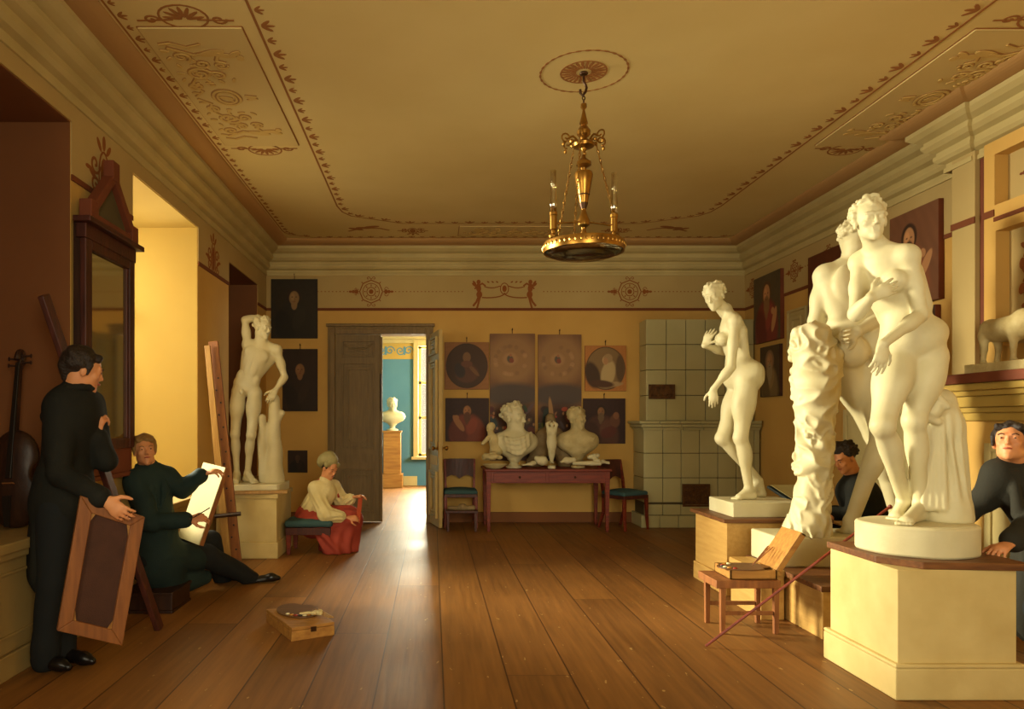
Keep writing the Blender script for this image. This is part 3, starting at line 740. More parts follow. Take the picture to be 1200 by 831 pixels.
def stucco(w_, h_):
    """panel of scrolls with a cameo between two small reclining figures, w x h"""
    o = Orn(); o.ring(w_*-.06, 0, w_*.16, w_*.2, .022, 30).ring(w_*-.06, 0, w_*.11, w_*.145, .02, 26)
    o.f(oval(-w_*.07, 0, .05, .02, .3)); o.f(oval(-w_*.03, .03, .03, .014, 1))
    for q in (-1, 1):
        o.l(spiral(-w_*.2, q*h_*.2, w_*.15, 1.6, 0, q), .022).l(spiral(w_*.0, q*h_*.19, w_*.1, 1.4, PI, -q), .02)
        o.l(spiral(-w_*.28, q*h_*.33, w_*.1, 1.4, 1, q), .02); o.l([(w_*.18, q*h_*.02), (w_*.3, q*h_*.01)], .015)
        y = q*h_*.36
        o.l([(-w_*.36, y+q*.06), (-w_*.12, y-q*.03), (w_*.03, y)], .03)
        o.f(oval(w_*.08, y, .09, .035, q*.3)); o.f(oval(w_*.2, y-q*.03, .075, .026, -q*.2)); o.f(oval(w_*.32, y-q*.01, .05, .022, q*.6)); o.f(oval(w_*.36, y-q*.06, .025, .03))
        o.l([(w_*.15, y), (w_*.08, y-q*.1), (w_*.16, y-q*.13)], .022)
        for j in range(4): o.f(oval(-w_*.3+j*.09, q*h_*.12+q*.02*j, .03, .012, j+q, 8))
        o.l(spiral(-w_*.33, q*h_*.1, w_*.09, 1.5, 2, -q), .018).l(spiral(w_*.1, q*h_*.27, w_*.08, 1.4, 0, -q), .016).l(spiral(-w_*.1, q*h_*.28, w_*.09, 1.5, 3, q), .018)
        o.l([(-w_*.42, q*h_*.42), (-w_*.3, q*h_*.43), (-w_*.15, q*h_*.4), (0, q*h_*.42)], .016).l([(-w_*.42, q*.02), (-w_*.3, q*.1), (-w_*.38, q*.2), (-w_*.28, q*.3)], .018)
        for j in range(7): o.f(oval(-w_*.4+.02*math.sin(j*2), q*(.08+j*.1), .028, .012, j*1.1, 8)).f(oval(-w_*.18+.03*math.cos(j), q*(.2+j*.07), .022, .01, j*.9, 8))
    o.f(oval(w_*.24, 0, .03, .03)); return o
CU, CV = (0, 1, 0), (1, 0, 0)                      # ceiling: u x v points down
co_ = Orn()
def panel(x0, x1, y0, y1, rot):
    b = MB().box((x0, y0, ZC-.012), (x1, y1, ZC)); PB.append(b)
    bl.l([(x0, y0), (x1, y0), (x1, y1), (x0, y1), (x0, y0)], .022)
PB = []
panel(-1.79, -1.16, 4.4, 6.27, 0); panel(3.31, 3.96, 4.42, 6.27, 0); panel(.33, 1.72, 8.85, 9.32, 1)
panel(-1.79, -1.16, .9, 2.77, 0); panel(3.31, 3.96, .9, 2.77, 0)
b = MB()
for q in PB: b.add(q.v, q.f)
struct(b.go('trim_19', M['panel']))
flip = lambda o: (setattr(o, 'fill', [[(y, x) for x, y in q] for q in o.fill]), setattr(o, 'line', [([(y, x) for x, y in q], w_) for q, w_ in o.line]), o)[2]
r_ = Orn(); r_.merge(stucco(.6, 1.8), -1.475, 5.335); r_.merge(stucco(.6, 1.8), 3.635, 5.345, -1, 1)
r_.merge(stucco(.6, 1.8), -1.475, 1.83); r_.merge(stucco(.6, 1.8), 3.635, 1.83, -1, 1)
tmp = flip(Orn().merge(stucco(.42, 1.3))); r_.merge(tmp, 1.02, 9.08, 1, -1)
r_ = flip(r_); struct(r_.go('trim_20', (0, 0, ZC-.012), CU, CV, M['relief'], .007, .8)); struct(r_.go('trim_39', (0, -.008, ZC-.012), CU, CV, M['shadow_line'], .003, 1.4))  # second, wider brown copy beneath the relief is its painted shadow outline
# shells at the panel ends, corner ornaments, rose round the lamp hook
def shell(sg, s_=1):
    o = Orn(); 
    for i in range(7): a = PI/2+(i-3)*.45; o.f(oval(.075*s_*math.cos(a), sg*.085*s_*math.sin(a), .06*s_, .014*s_, a*sg, 8))
    o.ring(0, sg*.03*s_, .15*s_, .13*s_, .014*s_, 22)
    for q in (-1, 1): o.l(spiral(q*.21*s_, 0, .05*s_, 1.2, 0, q), .016*s_); o.l([(q*.08*s_, 0), (q*.3*s_, -sg*.01*s_)], .016*s_)
    return o
for x in (-1.475, 3.635):
    for y, sg in ((6.36, 1), (4.32, -1), (2.86, 1)): po.merge(shell(sg, .95), x, y)
for sg, x in ((-1, -.25), (1, 2.3)): po.merge(candel(.75), x, 9.08)
for sg, x in ((1, -.95), (-1, 3.08)):
    for j in range(3): po.f(oval(x+sg*.1*j, 9.0-.05*j, .1, .04, sg*(.5-.4*j)))
    po.l([(x-sg*.1, 9.1), (x+sg*.1, 8.95), (x+sg*.3, 8.97), (x+sg*.4, 9.05)], .03)
LX, LY = 1.035, 4.97
for i in range(24):
    a = i*PI/12
    po.f(oval(LX+.12*math.cos(a), LY+.12*math.sin(a), .04, .011, a, 8)); po.f(oval(LX+.07*math.cos(a+.1), LY+.07*math.sin(a+.1), .02, .008, a, 8))
for i in range(30): a = i*PI/15; po.f(oval(LX+.295*math.cos(a), LY+.295*math.sin(a), .022, .008, a+PI/2, 8))
po.ring(LX, LY, .155, .155, .01, 36).ring(LX, LY, .295, .295, .006, 40)
struct(flip(bl).go('trim_21', (0, 0, ZC), CU, CV, M['ceil_line'], .003, .8))
struct(flip(po).go('trim_22', (0, 0, ZC), CU, CV, M['ceil_line'], .003))

# ---------------------------------------------------------------- chimney breast with two niches on the right wall
CX = XR-.13
NU, NL = (4.55, 5.28, 2.93, 3.3), (4.6, 5.27, 1.9, 2.74)
def breast():
    b = MB(); ya, yb = 2.6, 5.38
    for a, c, z0, z1 in ((ya, NU[0], 1.68, 3.4), (5.28, yb, 1.68, 3.4), (NU[0], NU[1], 3.3, 3.4), (NU[0], NU[1], 2.74, 2.93), (NU[0], 5.28, 1.68, 1.9), (NU[0], NL[0], 1.9, 2.74), (5.27, 5.28, 1.9, 2.74)):
        b.box((CX, a, z0), (XR-.001, c, z1))
    return b
struct(breast().go('trim_23', M['ochre']))
struct(MB().box((XR-.03, 4.5, 1.85), (XR-.002, 5.3, 3.35)).go('trim_24', M['frieze']))
struct(MB().box((CX-.01, 5.46, 0), (XR-.001, 5.70, 3.4)).go('trim_25', M['frieze'], bevel=.004))
struct(MB().box((CX+.03, 5.38, 1.68), (XR-.002, 5.46, 3.4)).go('trim_26', M['red_brown']))
b = MB().box((CX-.018, 5.455, ZL-.03), (CX-.009, 5.705, ZL+.02)); b.box((CX-.009, 5.28, ZL-.03), (CX+.001, 5.38, ZL+.02)); b.box((CX-.009, 2.6, ZL-.07), (CX+.001, 5.28, ZL-.04))
struct(b.go('trim_27', M['line']))
no = Orn().merge(medallion(.1), -4.98, 3.12)
tree = Orn()
for i in range(11):
    z = 2.0+.06*i; y = -4.95+.03*math.sin(i*2.2)
    tree.l([(y, z), (-4.95+.03*math.sin((i+1)*2.2), z+.06)], .014)
    for q in (-1, 1):
        tree.l(spiral(y+q*.1, z+.02, .05, 1.1, i, q, 12), .012); tree.f(oval(y+q*.17, z, .04, .02, q*i, 8)); tree.f(oval(y+q*.08, z-.02, .03, .012, q*.8, 8))
struct(no.go('trim_28', (XR-.03, 0, 0), (0, -1, 0), (0, 0, 1), M['line'])); struct(tree.go('trim_29', (XR-.03, 0, 0), (0, -1, 0), (0, 0, 1), M['stencil'], .01))
# mantel below it
b = MB().box((3.82, 2.6, 1.63), (XR-.001, 5.52, 1.70)); struct(b.go('trim_30', M['red_brown'], bevel=.006))
b = MB()
for i, (x, z0, z1) in enumerate(((3.86, 1.58, 1.63), (3.89, 1.54, 1.58), (3.92, 1.46, 1.54), (3.95, 1.42, 1.46), (3.97, 1.36, 1.42))): b.box((x, 2.6, z0), (XR-.001, 5.50, z1))
struct(b.go('trim_31', M['jamb'], bevel=.008))
struct(MB().box((4.0, 2.6, 0), (XR-.001, 5.46, 1.36)).go('trim_32', M['ochre']))
def blind_panel(n, x, y0, y1, z0, z1, m):
    b = MB().box((x-.02, y0, z0), (x, y1, z1)); t = .06
    for q in ((y0, y0+t, z0, z1), (y1-t, y1, z0, z1), (y0+t, y1-t, z0, z0+t), (y0+t, y1-t, z1-t, z1)): b.box((x-.035, q[0], q[2]), (x-.02, q[1], q[3]))
    return struct(b.go(n, m, bevel=.005))
blind_panel('trim_33', 4.0, 4.55, 5.22, .2, 1.2, M['cornice'])
blind_panel('trim_34', XR, 6.35, 7.4, .15, 1.48, M['cornice'])

# ---------------------------------------------------------------- doorway and the blue room
b = MB()
for j, (w_, d) in enumerate(((.10, .03), (.07, .05))):
    b.box((DX0-w_, YB-d, 0), (DX0, YB, DZ+w_)); b.box((DX1, YB-d, 0), (DX1+w_, YB, DZ+w_)); b.box((DX0, YB-d, DZ), (DX1, YB, DZ+w_))
b.box((DX0-.12, YB-.045, DZ+.1), (DX1+.12, YB, DZ+.14))
struct(b.go('trim_35', M['door'], bevel=.006))
def leaf(name, w_, h_, m, knob):
    """door leaf in local space: hinge at x=0, front face towards -y"""
    b = MB().box((0, 0, .01), (w_, .045, h_)); ORG[name] = V(0, 0, 0)
    root = bpy.data.objects.new(name, None); C.objects.link(root); ORG[root.name] = V(0, 0, 0); struct(root)
    b.go('leaf_board', m, root, bevel=.004)
    f = MB()
    for z0, z1 in ((.12, .72), (1.0, h_-.38), (h_-.3, h_-.08)):
        for ys, yy in ((-1, 0), (1, .045)):
            for k, (g, d) in enumerate(((0, .03), (.03, .012), (.075, .024))):
                x0, x1, a, c = .09+g, w_-.09-g, z0+g, z1-g
                if c-a < .05 or x1-x0 < .05: continue
                t = .018
                lo, hi = (yy-d, yy) if ys < 0 else (yy, yy+d)
                for q in ((x0, x0+t, a, c), (x1-t, x1, a, c), (x0+t, x1-t, a, a+t), (x0+t, x1-t, c-t, c)): f.box((q[0], lo, q[2]), (q[1], hi, q[3]))
            if z0 < 2 and z1-z0 > .2:
                for xx in (.18, w_-.18):
                    for zz in (z0+.1, z1-.1): f.ball((xx, yy+(-.004 if ys < 0 else .004), zz), (.02, .01, .02), 8)
    for x in np.linspace(.13, w_-.13, 6): f.box((x-.012, -.012, .80), (x+.012, 0, .92))
    # carved swag on the top panel
    f.tube([(w_/2+(t/6)*(w_*.3), -.01, h_-.13-.07*(1-(t/6)**2)) for t in range(-6, 7)], .012, 6)
    f.go('moulding', m, root)
    if knob:
        k = MB().lathe([(.03, 0), (.03, .01), (.012, .02), (.012, .04), (.026, .055), (.03, .07), (.02, .085), (0, .09)], (w_-.05, 0, 1.02), 14, (0, -1, 0))
        k.lathe([(.03, 0), (.03, .01), (.012, .02), (.012, .04), (.026, .055), (.03, .07), (.02, .085), (0, .09)], (w_-.05, .045, 1.02), 14, (0, 1, 0))
        k.box((w_-.07, -.008, .9), (w_-.03, 0, 1.1)); k.go('door_knob', M['brass'], root, smooth='angle')
    return root
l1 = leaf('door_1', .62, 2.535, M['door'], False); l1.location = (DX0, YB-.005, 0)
b = MB().box((.605, -.03, .01), (.64, -.0, 2.5)); b.go('astragal', M['door'], l1, bevel=.006)
MB().lathe([(.012, 0), (.012, .5)], (.62, -.045, 1.5), 8).go('door_bolt', M['dark_wood'], l1, smooth='angle')
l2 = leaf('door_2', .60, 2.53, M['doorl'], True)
l2.location = (DX1+.045, YB-.03, 0); l2.rotation_euler = (0, 0, math.radians(-78))
# far room
FY = 15.5
b = MB().box((-1.75, FY, 0), (-.33, FY+.2, 3.3)).box((-.33, FY, 0), (1.0, FY+.2, .62)).box((-.33, FY, 3.05), (1.0, FY+.2, 3.3)).box((1.0, FY, 0), (2.2, FY+.2, 3.3))
struct(b.go('wall_far', M['blue_wall'])); struct(MB().box((-1.95, YB+.25, 0), (-1.75, FY+.2, 3.3)).go('wall_far_left', M['blue_wall'])); wall_x('wall_far_right', 2.2, 2.4, YB+.25, FY+.2, 0, 3.3, [(12.4, 14.0, .7, 3.0)], M['blue_wall'])  # opening in the right wall added to let the side fill in
struct(MB().box((-1.95, YB+.25, 3.3), (2.4, FY+.2, 3.4)).go('ceiling_far', M['ceiling']))
struct(MB().box((-1.75, FY-.01, 2.70), (-.33, FY, 3.08)).go('trim_36', M['jamb']))
b = MB().box((-1.75, FY-.05, 3.04), (2.2, FY, 3.12)).box((-1.75, FY-.09, 3.12), (2.2, FY, 3.2)).box((-1.75, FY-.13, 3.2), (2.2, FY, 3.3)); struct(b.go('trim_37', M['cornice'], bevel=.01))
struct(MB().box((-1.75, FY-.03, 0), (-.33, FY, .2)).go('baseboard_far', M['cornice'], bevel=.005))
o = Orn()
for x in (-1.45, -1.0, -.6):
    for q in (-1, 1): o.l(spiral(x+q*.09, 2.88, .1, 1.4, 0, q), .022)
    o.f(oval(x, 2.88, .03, .1))
struct(o.go('trim_38', (0, FY-.01, 0), (1, 0, 0), (0, 0, 1), M['blue_wall'], .004))
b = MB()
for x0, x1, z0, z1 in ((-.41, -.31, .6, 3.08), (.98, 1.08, .6, 3.08), (-.31, .98, 2.98, 3.08)): b.box((x0, FY-.06, z0), (x1, FY+.18, z1))
b.box((-.45, FY-.14, .56), (1.12, FY+.18, .62))
for x in (-.27, .335, .95): b.box((x-.03, FY+.1, .62), (x+.03, FY+.14, 3.0))
for z in (.65, 1.45, 2.2, 2.96): b.box((-.31, FY+.1, z-.03), (.98, FY+.14, z+.03))
w5 = struct(b.go('window_5', M['cornice'], bevel=.004)); MB().box((-.3, FY+.115, .63), (.97, FY+.12, 2.97)).go('pane', M['glass'], w5)
# ================================================================ plaster statues
def joints(Y0, spec, hf, hu=(0, 0, 1), **k):
    J = {n: P(a, b, Y0+c) for n, (a, b, c) in spec.items()}
    J['hf'] = V(*hf); J['hu'] = V(*hu); J.update({q: (V(*v) if isinstance(v, tuple) else v) for q, v in k.items()}); return J
def pedestal(name, label, x0, x1, y0, y1, h, m, cap_m, ov=.0, cap=.045, plinth=.16, group=None):
    t = thing(name, label, 'pedestal', ((x0+x1)/2, (y0+y1)/2, 0), group)
    MB().box((x0+.015, y0+.015, plinth), (x1-.015, y1-.015, h-cap)).go('body', m, t, bevel=.004)
    MB().box((x0, y0, 0), (x1, y1, plinth)).go('base_moulding', m, t, bevel=.008)
    MB().box((x0-ov, y0-ov, h-cap), (x1+ov, y1+ov, h)).go('top_board', cap_m, t, bevel=.004)
    return t
# ---- statue 1: youth with raised arm on the left
Y0 = 7.55; z1 = .64
pedestal('statue_pedestal', 'pale painted wooden pedestal under the plaster youth with raised arm', -2.16, -1.53, 7.17, 7.93, z1, M['pedestal'], M['pedestal'])
s1 = thing('plaster_statue', 'white plaster statue of a nude youth with one arm bent over his head', 'statue', (-1.85, 7.5, .64))
J = joints(Y0, dict(head=(308, 385, -.02), neck=(306.5, 402, .0), shR=(290, 404, .0), shL=(324.5, 410.5, .02), elR=(287, 375, -.03), wrR=(303, 371, .04),
    elL=(333.5, 442, .03), wrL=(323, 457, -.07), pel=(288.5, 452, .0), hipR=(279.5, 459, 0), hipL=(299, 461, 0), knR=(275.5, 509, -.03), knL=(294.5, 510, -.11),
    anR=(277.5, 558, .02), anL=(290, 555, .02), toeR=(274.5, 568.5, -.17), toeL=(300, 569, -.14)), (.82, -.55, -.15), (.12, 0, 1))
for k in ('toeR', 'toeL'): J[k][2] = z1+.085
J['anR'][2] = z1+.17; J['anL'][2] = z1+.18
F = Sdf(.0068)
figure(F, J, .98, 'm', 'curly knot', hands=dict(R=dict(d=V(.9, .1, -.35), pn=V(-.2, .1, -1), side=1, curl=(.35, .4, .3)), L=dict(d=V(-.4, -.35, -.85), pn=V(-.3, .6, -.4), side=-1, curl=(.3, .4, .3))), build=.9)
F.mesh('body', M['plaster'], s1)
F = Sdf(.011)
b0, b1 = P(322, 468, 7.53), P(320, 562, 7.6); b1[2] = z1+.09
F.cap(b1, b0*.45+b1*.55, .115, .07, .04, noise=(16, .012)).cap(b0*.5+b1*.5, b0, .075, .05, .03, noise=(20, .01))
F.cap(b1+V(-.1, -.02, .02), P(307, 490, 7.5), .05, .035, .04, noise=(20, .01)).cap(P(318, 500, 7.55), P(331, 484, 7.55), .04, .035, .03, noise=(22, .01))
F.mesh('tree_stump', M['plaster'], s1)
MB().prism([(-2.13, 7.27, z1), (-1.56, 7.27, z1), (-1.54, 7.3, z1), (-1.54, 7.8, z1), (-2.13, 7.8, z1)], (0, 0, .085)).go('plinth', M['plaster'], s1, bevel=.006)

# ---- statue 2: Venus in profile, middle right
Y0 = 6.02; z2 = .60
pedestal('statue_pedestal', 'ochre wooden pedestal with brown top board under the crouching-shouldered female statue', 2.27, 3.08, 5.62, 6.32, z2, M['pedestal_wood'], M['board'], .02, .03, .15)
s2 = thing('plaster_statue', 'white plaster statue of a nude woman in profile before the tiled stove', 'statue', (2.6, 6.0, z2))
MB().box((2.37, 5.72, z2), (2.95, 6.22, z2+.115)).go('plinth', M['plaster'], s2, bevel=.006)
zt = z2+.115
J = joints(Y0, dict(head=(837, 347.5, -.01), neck=(850, 366, .03), shL=(861, 377, -.11), shR=(855, 374, .15), elL=(857, 430, -.17), wrL=(836, 456, -.14),
    elR=(848, 412, .2), wrR=(825.5, 405, .06), pel=(871, 440, .03), hipL=(875, 452, -.05), hipR=(869, 453, .11), knL=(868, 513, -.07), knR=(846.5, 514, .1),
    anL=(878, 571, -.05), anR=(889, 560, .13), toeL=(859, 583, -.08), toeR=(872, 583, .13)), (-.68, -.7, -.28), (-.25, -.1, 1), fp=(-1, -.25, -.1))
J['toeL'][2] = zt; J['toeR'][2] = zt; J['anL'][2] = zt+.085; J['anR'][2] = zt+.14
F = Sdf(.0075)
figure(F, J, .98, 'f', 'curly bun', hands=dict(L=dict(d=V(-.02, -.1, -1), pn=V(.3, .9, 0), side=-1, curl=(.25, .3, .2)), R=dict(d=V(.35, -.1, .9), pn=V(.5, .5, -.2), side=-1, curl=(.12, .15, .1), spread=.07)), build=1.06)
F.mesh('body', M['plaster'], s2)

# ---- statue 3: Venus on the nearest pedestal
Y0 = 3.87; z3 = .665
pt3 = thing('statue_pedestal', 'large cream painted pedestal with worn plank top, nearest of all', 'pedestal', (2.56, 3.85, 0))
MB().box((2.27, 3.54, .17), (2.85, 4.14, .63)).go('body', M['pedestal'], pt3, bevel=.004)
MB().box((2.245, 3.515, 0), (2.88, 4.17, .155)).prism([(2.245, 3.515, .155), (2.88, 3.515, .155), (2.88, 4.17, .155), (2.245, 4.17, .155)], (0, 0, .02)).go('base_moulding', M['pedestal'], pt3, bevel=.008)
b = MB().prism([(2.27, 4.18, .63), (2.27, 3.72, .63), (2.40, 3.55, .63), (2.90, 3.50, .63), (2.90, 4.18, .63)], (0, 0, .035)).go('top_board', M['board'], pt3, bevel=.004)
s3 = thing('plaster_statue', 'large white plaster statue of a nude woman with hand at breast, on the nearest pedestal', 'statue', (2.58, 3.88, z3))
F = Sdf(.008)
bc = V(2.585, 3.87, z3+.07)
F.cap(bc-V(0, 0, .03), bc+V(0, 0, .03), .275, .275, .01, noise=(7, .006)); pz = z3+.165
F = Sdf(.008); 
b = MB(); prof = []
ring = [(.285+.006*math.sin(3*a)+.004*math.sin(7*a+1)) for a in np.linspace(0, 2*PI, 40, endpoint=False)]
pl = [(bc[0]+r*math.cos(a), bc[1]+r*.93*math.sin(a), z3) for r, a in zip(ring, np.linspace(0, 2*PI, 40, endpoint=False))]
MB().prism(pl, (0, 0, .155)).go('plinth', M['plaster'], s3, bevel=.012, smooth='angle')
pz = z3+.155
J = joints(Y0, dict(head=(1019.5, 259, -.02), neck=(1027, 292, .02), shR=(1008, 308, .11), shL=(1064, 300, -.09), elR=(1003, 368, -.06), wrR=(1020, 349, -.17),
    elL=(1079, 369, -.12), wrL=(1035, 403, -.24), pel=(1069, 399, .02), hipR=(1050, 419, .03), hipL=(1088, 418, .01), knR=(1034, 499, -.13), knL=(1071, 493, -.03),
    anR=(1060, 575, .12), anL=(1079, 577, .04), toeR=(1044, 600, .04), toeL=(1058, 602, -.16)), (-.22, -.97, -.02), (-.06, 0, 1))
J['toeR'][2] = pz; J['toeL'][2] = pz; J['anR'][2] = pz+.10; J['anL'][2] = pz+.085
F = Sdf(.005)
figure(F, J, .98, 'f', 'wavy bun knot', hands=dict(R=dict(d=V(.8, -.28, .45), pn=V(.1, .95, -.1), side=1, curl=(.2, .35, .2), spread=.04), L=dict(d=V(-.2, -.1, -1), pn=V(-.1, .95, 0), side=1, curl=(.2, .25, .2), spread=.03)), build=1.08)
F.mesh('body', M['plaster'], s3)
# draped urn beside her leg
F = Sdf(.008)
u0 = P(1109, 603, 3.92); u0[2] = pz; u1 = P(1106, 500, 3.93); u2 = P(1101, 473, 3.93)
F.cap(u0+V(0, 0, .03), u1, .115, .085, .03, fold=(11, .011, 1, 1.5)); F.cap(u1, u2, .09, .085, .04, noise=(14, .008))
F.cap(u0+V(0, 0, .02), u0+V(0, 0, .05), .125, .12, .02, noise=(9, .006))
for i in range(5):                               # rolled cloth at the top
    F.cap(*[P(1092+18*math.cos(a), 474+20*math.sin(a)+i*1.5, 3.86-.012*i) for a in (1.2*i, 1.2*i+1.3)], .022, .018, .008)
for i in range(7): F.cap(P(1086+6.2*i, 492+(i % 3)*4, 3.85+.012*abs(i-3)), P(1082+8.2*i, 596, 3.83+.014*abs(i-3)), .012, .018, .012)
F.ell(P(1093, 478, 3.85), (.055, .05, .06), None, .01, noise=(30, .006)); F.ell(P(1093, 478, 3.795), (.03, .02, .035), None, .01, sub=True)
F.mesh('draped_urn', M['plaster'], s3, zmin=pz-.002)

# ---- statue 4: heroic male seen from behind, with leafy trunk
Y0 = 5.27; z4 = .335
lp = thing('statue_plinth', 'long low brown plank platform carrying the statue seen from behind', 'platform', (2.98, 5.0, 0))
MB().box((2.42, 4.50, 0), (3.54, 5.54, .30)).go('body', M['pedestal_wood'], lp, bevel=.005)
MB().box((2.40, 4.48, .30), (3.56, 5.56, z4)).go('top_board', M['board'], lp, bevel=.004)
MB().box((2.24, 4.95, 0), (2.40, 5.45, .30)).box((2.23, 4.94, .30), (2.40, 5.46, .34)).go('step', M['pedestal_wood'], lp, bevel=.004)
s4 = thing('plaster_statue', 'plaster statue of a muscular nude man seen from behind, with leafy trunk', 'statue', (3.0, 5.25, z4))
MB().box((2.42, 5.07, z4), (3.55, 5.52, .545)).go('plinth', M['plaster'], s4, bevel=.012)
J = joints(Y0, dict(head=(999, 284, .04), neck=(1000, 306, .04), shL=(968, 324, .06), shR=(1034, 315, .03), elL=(956, 376, .10), wrL=(966, 414, .22),
    elR=(1044, 366, -.04), wrR=(1006, 388, -.19), pel=(1001, 399, .02), hipL=(989, 424, .02), hipR=(1016, 418, .03), knL=(1026, 510, .02), knR=(1030, 506, -.08),
    anL=(1052, 588, .08), anR=(998, 610, -.05), toeL=(1062, 624, .2), toeR=(984, 628, .06)), (.15, .95, -.3), (0, .15, 1), fp=(.1, 1, 0))
J['knL'] = P(1025, 508, Y0+.1); J['knR'] = P(1034, 508, Y0-.07)
J['toeL'][2] = .545; J['toeR'][2] = .545; J['anL'][2] = .545+.11; J['anR'][2] = .545+.10
F = Sdf(.0085)
figure(F, J, 1.2, 'm', 'curly', hands=dict(R=dict(d=V(-.85, .1, -.3), pn=V(0, -1, -.1), side=-1, curl=(.7, .8, .5)), L=dict(d=V(.1, .5, -.8), pn=V(1, .2, 0), side=1, curl=(.6, .6, .5))), build=1.2, features=False)
F.mesh('body', M['plaster_old'] if 0 else M['plaster'], s4)
F = Sdf(.008); rnd = random.Random(11)
tr = [(943, 626, .17), (950, 590, .135), (952, 550, .12), (953, 500, .125), (955, 460, .15), (956, 425, .165), (950, 400, .14)]
tp = [(P(x, y, 5.22), r) for x, y, r in tr]
for (a, ra), (b_, rb) in zip(tp[:-1], tp[1:]): F.cap(a, b_, ra*.85, rb*.85, .03, noise=(17, .016))
for (a, ra), (b_, rb) in zip(tp[2:-1], tp[3:]): F.cap(a+V(.0, -.02, 0), b_+V(.0, -.02, 0), ra*.95, rb*.95, .01, noise=(22, .020, 3))
for (a, ra), (b_, rb) in zip(tp[:-1], tp[1:]): F.cap(a+V(.01, -.01, 0), b_+V(.01, -.01, 0), ra*.9, rb*.9, .008, noise=(38, .016, 7))
for i in range(90):
    t = rnd.random()**.7; k = min(int((1-t)*0+t*6), 5); q = t*6-k; c = tp[k][0]*(1-q)+tp[k+1][0]*q; r = tp[k][1]*(1-q)+tp[k+1][1]*q
    if t < .3: continue
    a = rnd.random()*2*PI; d = V(math.cos(a), math.sin(a), rnd.uniform(-.4, .5)); p = c+d*r*.92; tn = nrm(V(-d[1], d[0], rnd.uniform(-1.5, 1.5)))
    F.ell(p, (rnd.uniform(.02, .045), .02, rnd.uniform(.015, .03)), frame_of(tn, d), .008, noise=(60, .006))
F.ell(P(934, 391, 5.2), (.04, .04, .045), None, .02, noise=(30, .006))
for i in range(5):
    a = 3.4+i*.6; F.cap(tp[0][0]+V(0, 0, .03), tp[0][0]+V(math.cos(a)*.24, math.sin(a)*.12, -.08), .05, .03, .03, noise=(20, .008))
F.mesh('leafy_trunk', M['plaster'], s4, zmin=.54)
# ================================================================ tiled stove
st = thing('tiled_stove', 'tall grey-green tiled stove in the back right corner', 'stove', (3.5, 9.55, 0))
def tiles(b, x0, x1, z0, z1, y, cw, ch, off=0, skip=(), side=None, th=.02, gap=.007):
    """separate tiles with open joints on a face looking to -y"""
    zs = np.linspace(z0, z1, max(1, round((z1-z0)/ch))+1)
    for j, (a, c) in enumerate(zip(zs[:-1], zs[1:])):
        x = x0-(off if j % 2 else 0)
        while x < x1-.01:
            p, q = max(x, x0), min(x+cw, x1); x += cw
            if q-p < .02: continue
            b.box((p+gap/2, y-th, a+gap/2), (q-gap/2, y, c-gap/2))
ux0, uy, lx0, ly = 2.80, 9.50, 2.72, 9.33
MB().box((ux0+.01, uy, 1.36), (XR-.02, 9.785, 2.68)).box((lx0+.01, ly, .0), (XR-.02, 9.785, 1.27)).go('core', M['tile_gap'], st)
b = MB(); tiles(b, ux0, XR-.02, 1.37, 2.70, uy, .255, .345)
for j, (a, c) in enumerate(zip(np.linspace(1.37, 2.70, 5)[:-1], np.linspace(1.37, 2.70, 5)[1:])): b.box((ux0-.01, uy-.018, a+.004), (ux0+.01, 9.785, c-.004))
tiles(b, lx0, XR-.02, .32, 1.27, ly, .235, .35)
for a, c in zip(np.linspace(.32, 1.27, 4)[:-1], np.linspace(.32, 1.27, 4)[1:]): b.box((lx0-.01, ly-.018, a+.004), (lx0+.01, 9.785, c-.004))
b.go('tile_facing', M['tile'], st, bevel=.004)
b = MB(); tiles(b, lx0-.01, XR-.02, .16, .30, ly-.012, .235, .14, .1, th=.03); tiles(b, lx0-.06, XR-.02, .0, .16, ly-.04, .24, .16, .1, th=.03)
b.box((lx0-.04, ly-.035, 0), (lx0, 9.785, .16)); b.go('base_tiles', M['tile'], st, bevel=.004)
b = MB()
for z0, z1, o in ((1.25, 1.285, .03), (1.285, 1.33, .06), (1.33, 1.37, .09)):
    x = lx0-o
    while x < XR-.03: q = min(x+.26, XR-.02); b.box((x+.002, ly-.02-o, z0+.002), (q-.002, 9.785, z1-.002)); x += .26
b.go('cornice_tiles', M['tile'], st, bevel=.005)
def vent(name, x0, x1, z0, z1, y):
    b = MB().box((x0, y-.012, z0), (x1, y+.01, z1)); t = .025
    for q in ((x0, x0+t, z0, z1), (x1-t, x1, z0, z1), (x0+t, x1-t, z0, z0+t), (x0+t, x1-t, z1-t, z1)): b.box((q[0], y-.03, q[2]), (q[1], y-.012, q[3]))
    nx_ = int((x1-x0-.06)/.045); nz_ = int((z1-z0-.06)/.045)
    for i in range(nx_):
        for j in range(nz_): b.ball((x0+.05+i*(x1-x0-.1)/max(1, nx_-1), y-.014, z0+.05+j*(z1-z0-.1)/max(1, nz_-1)), (.014, .012, .014), 6)
    return b.go(name, M['vent'], st, bevel=.002)
vent('air_vent', 2.82, 3.16, 1.655, 1.845, uy-.02); vent('stove_door', 3.20, 3.55, .27, .56, ly-.025)

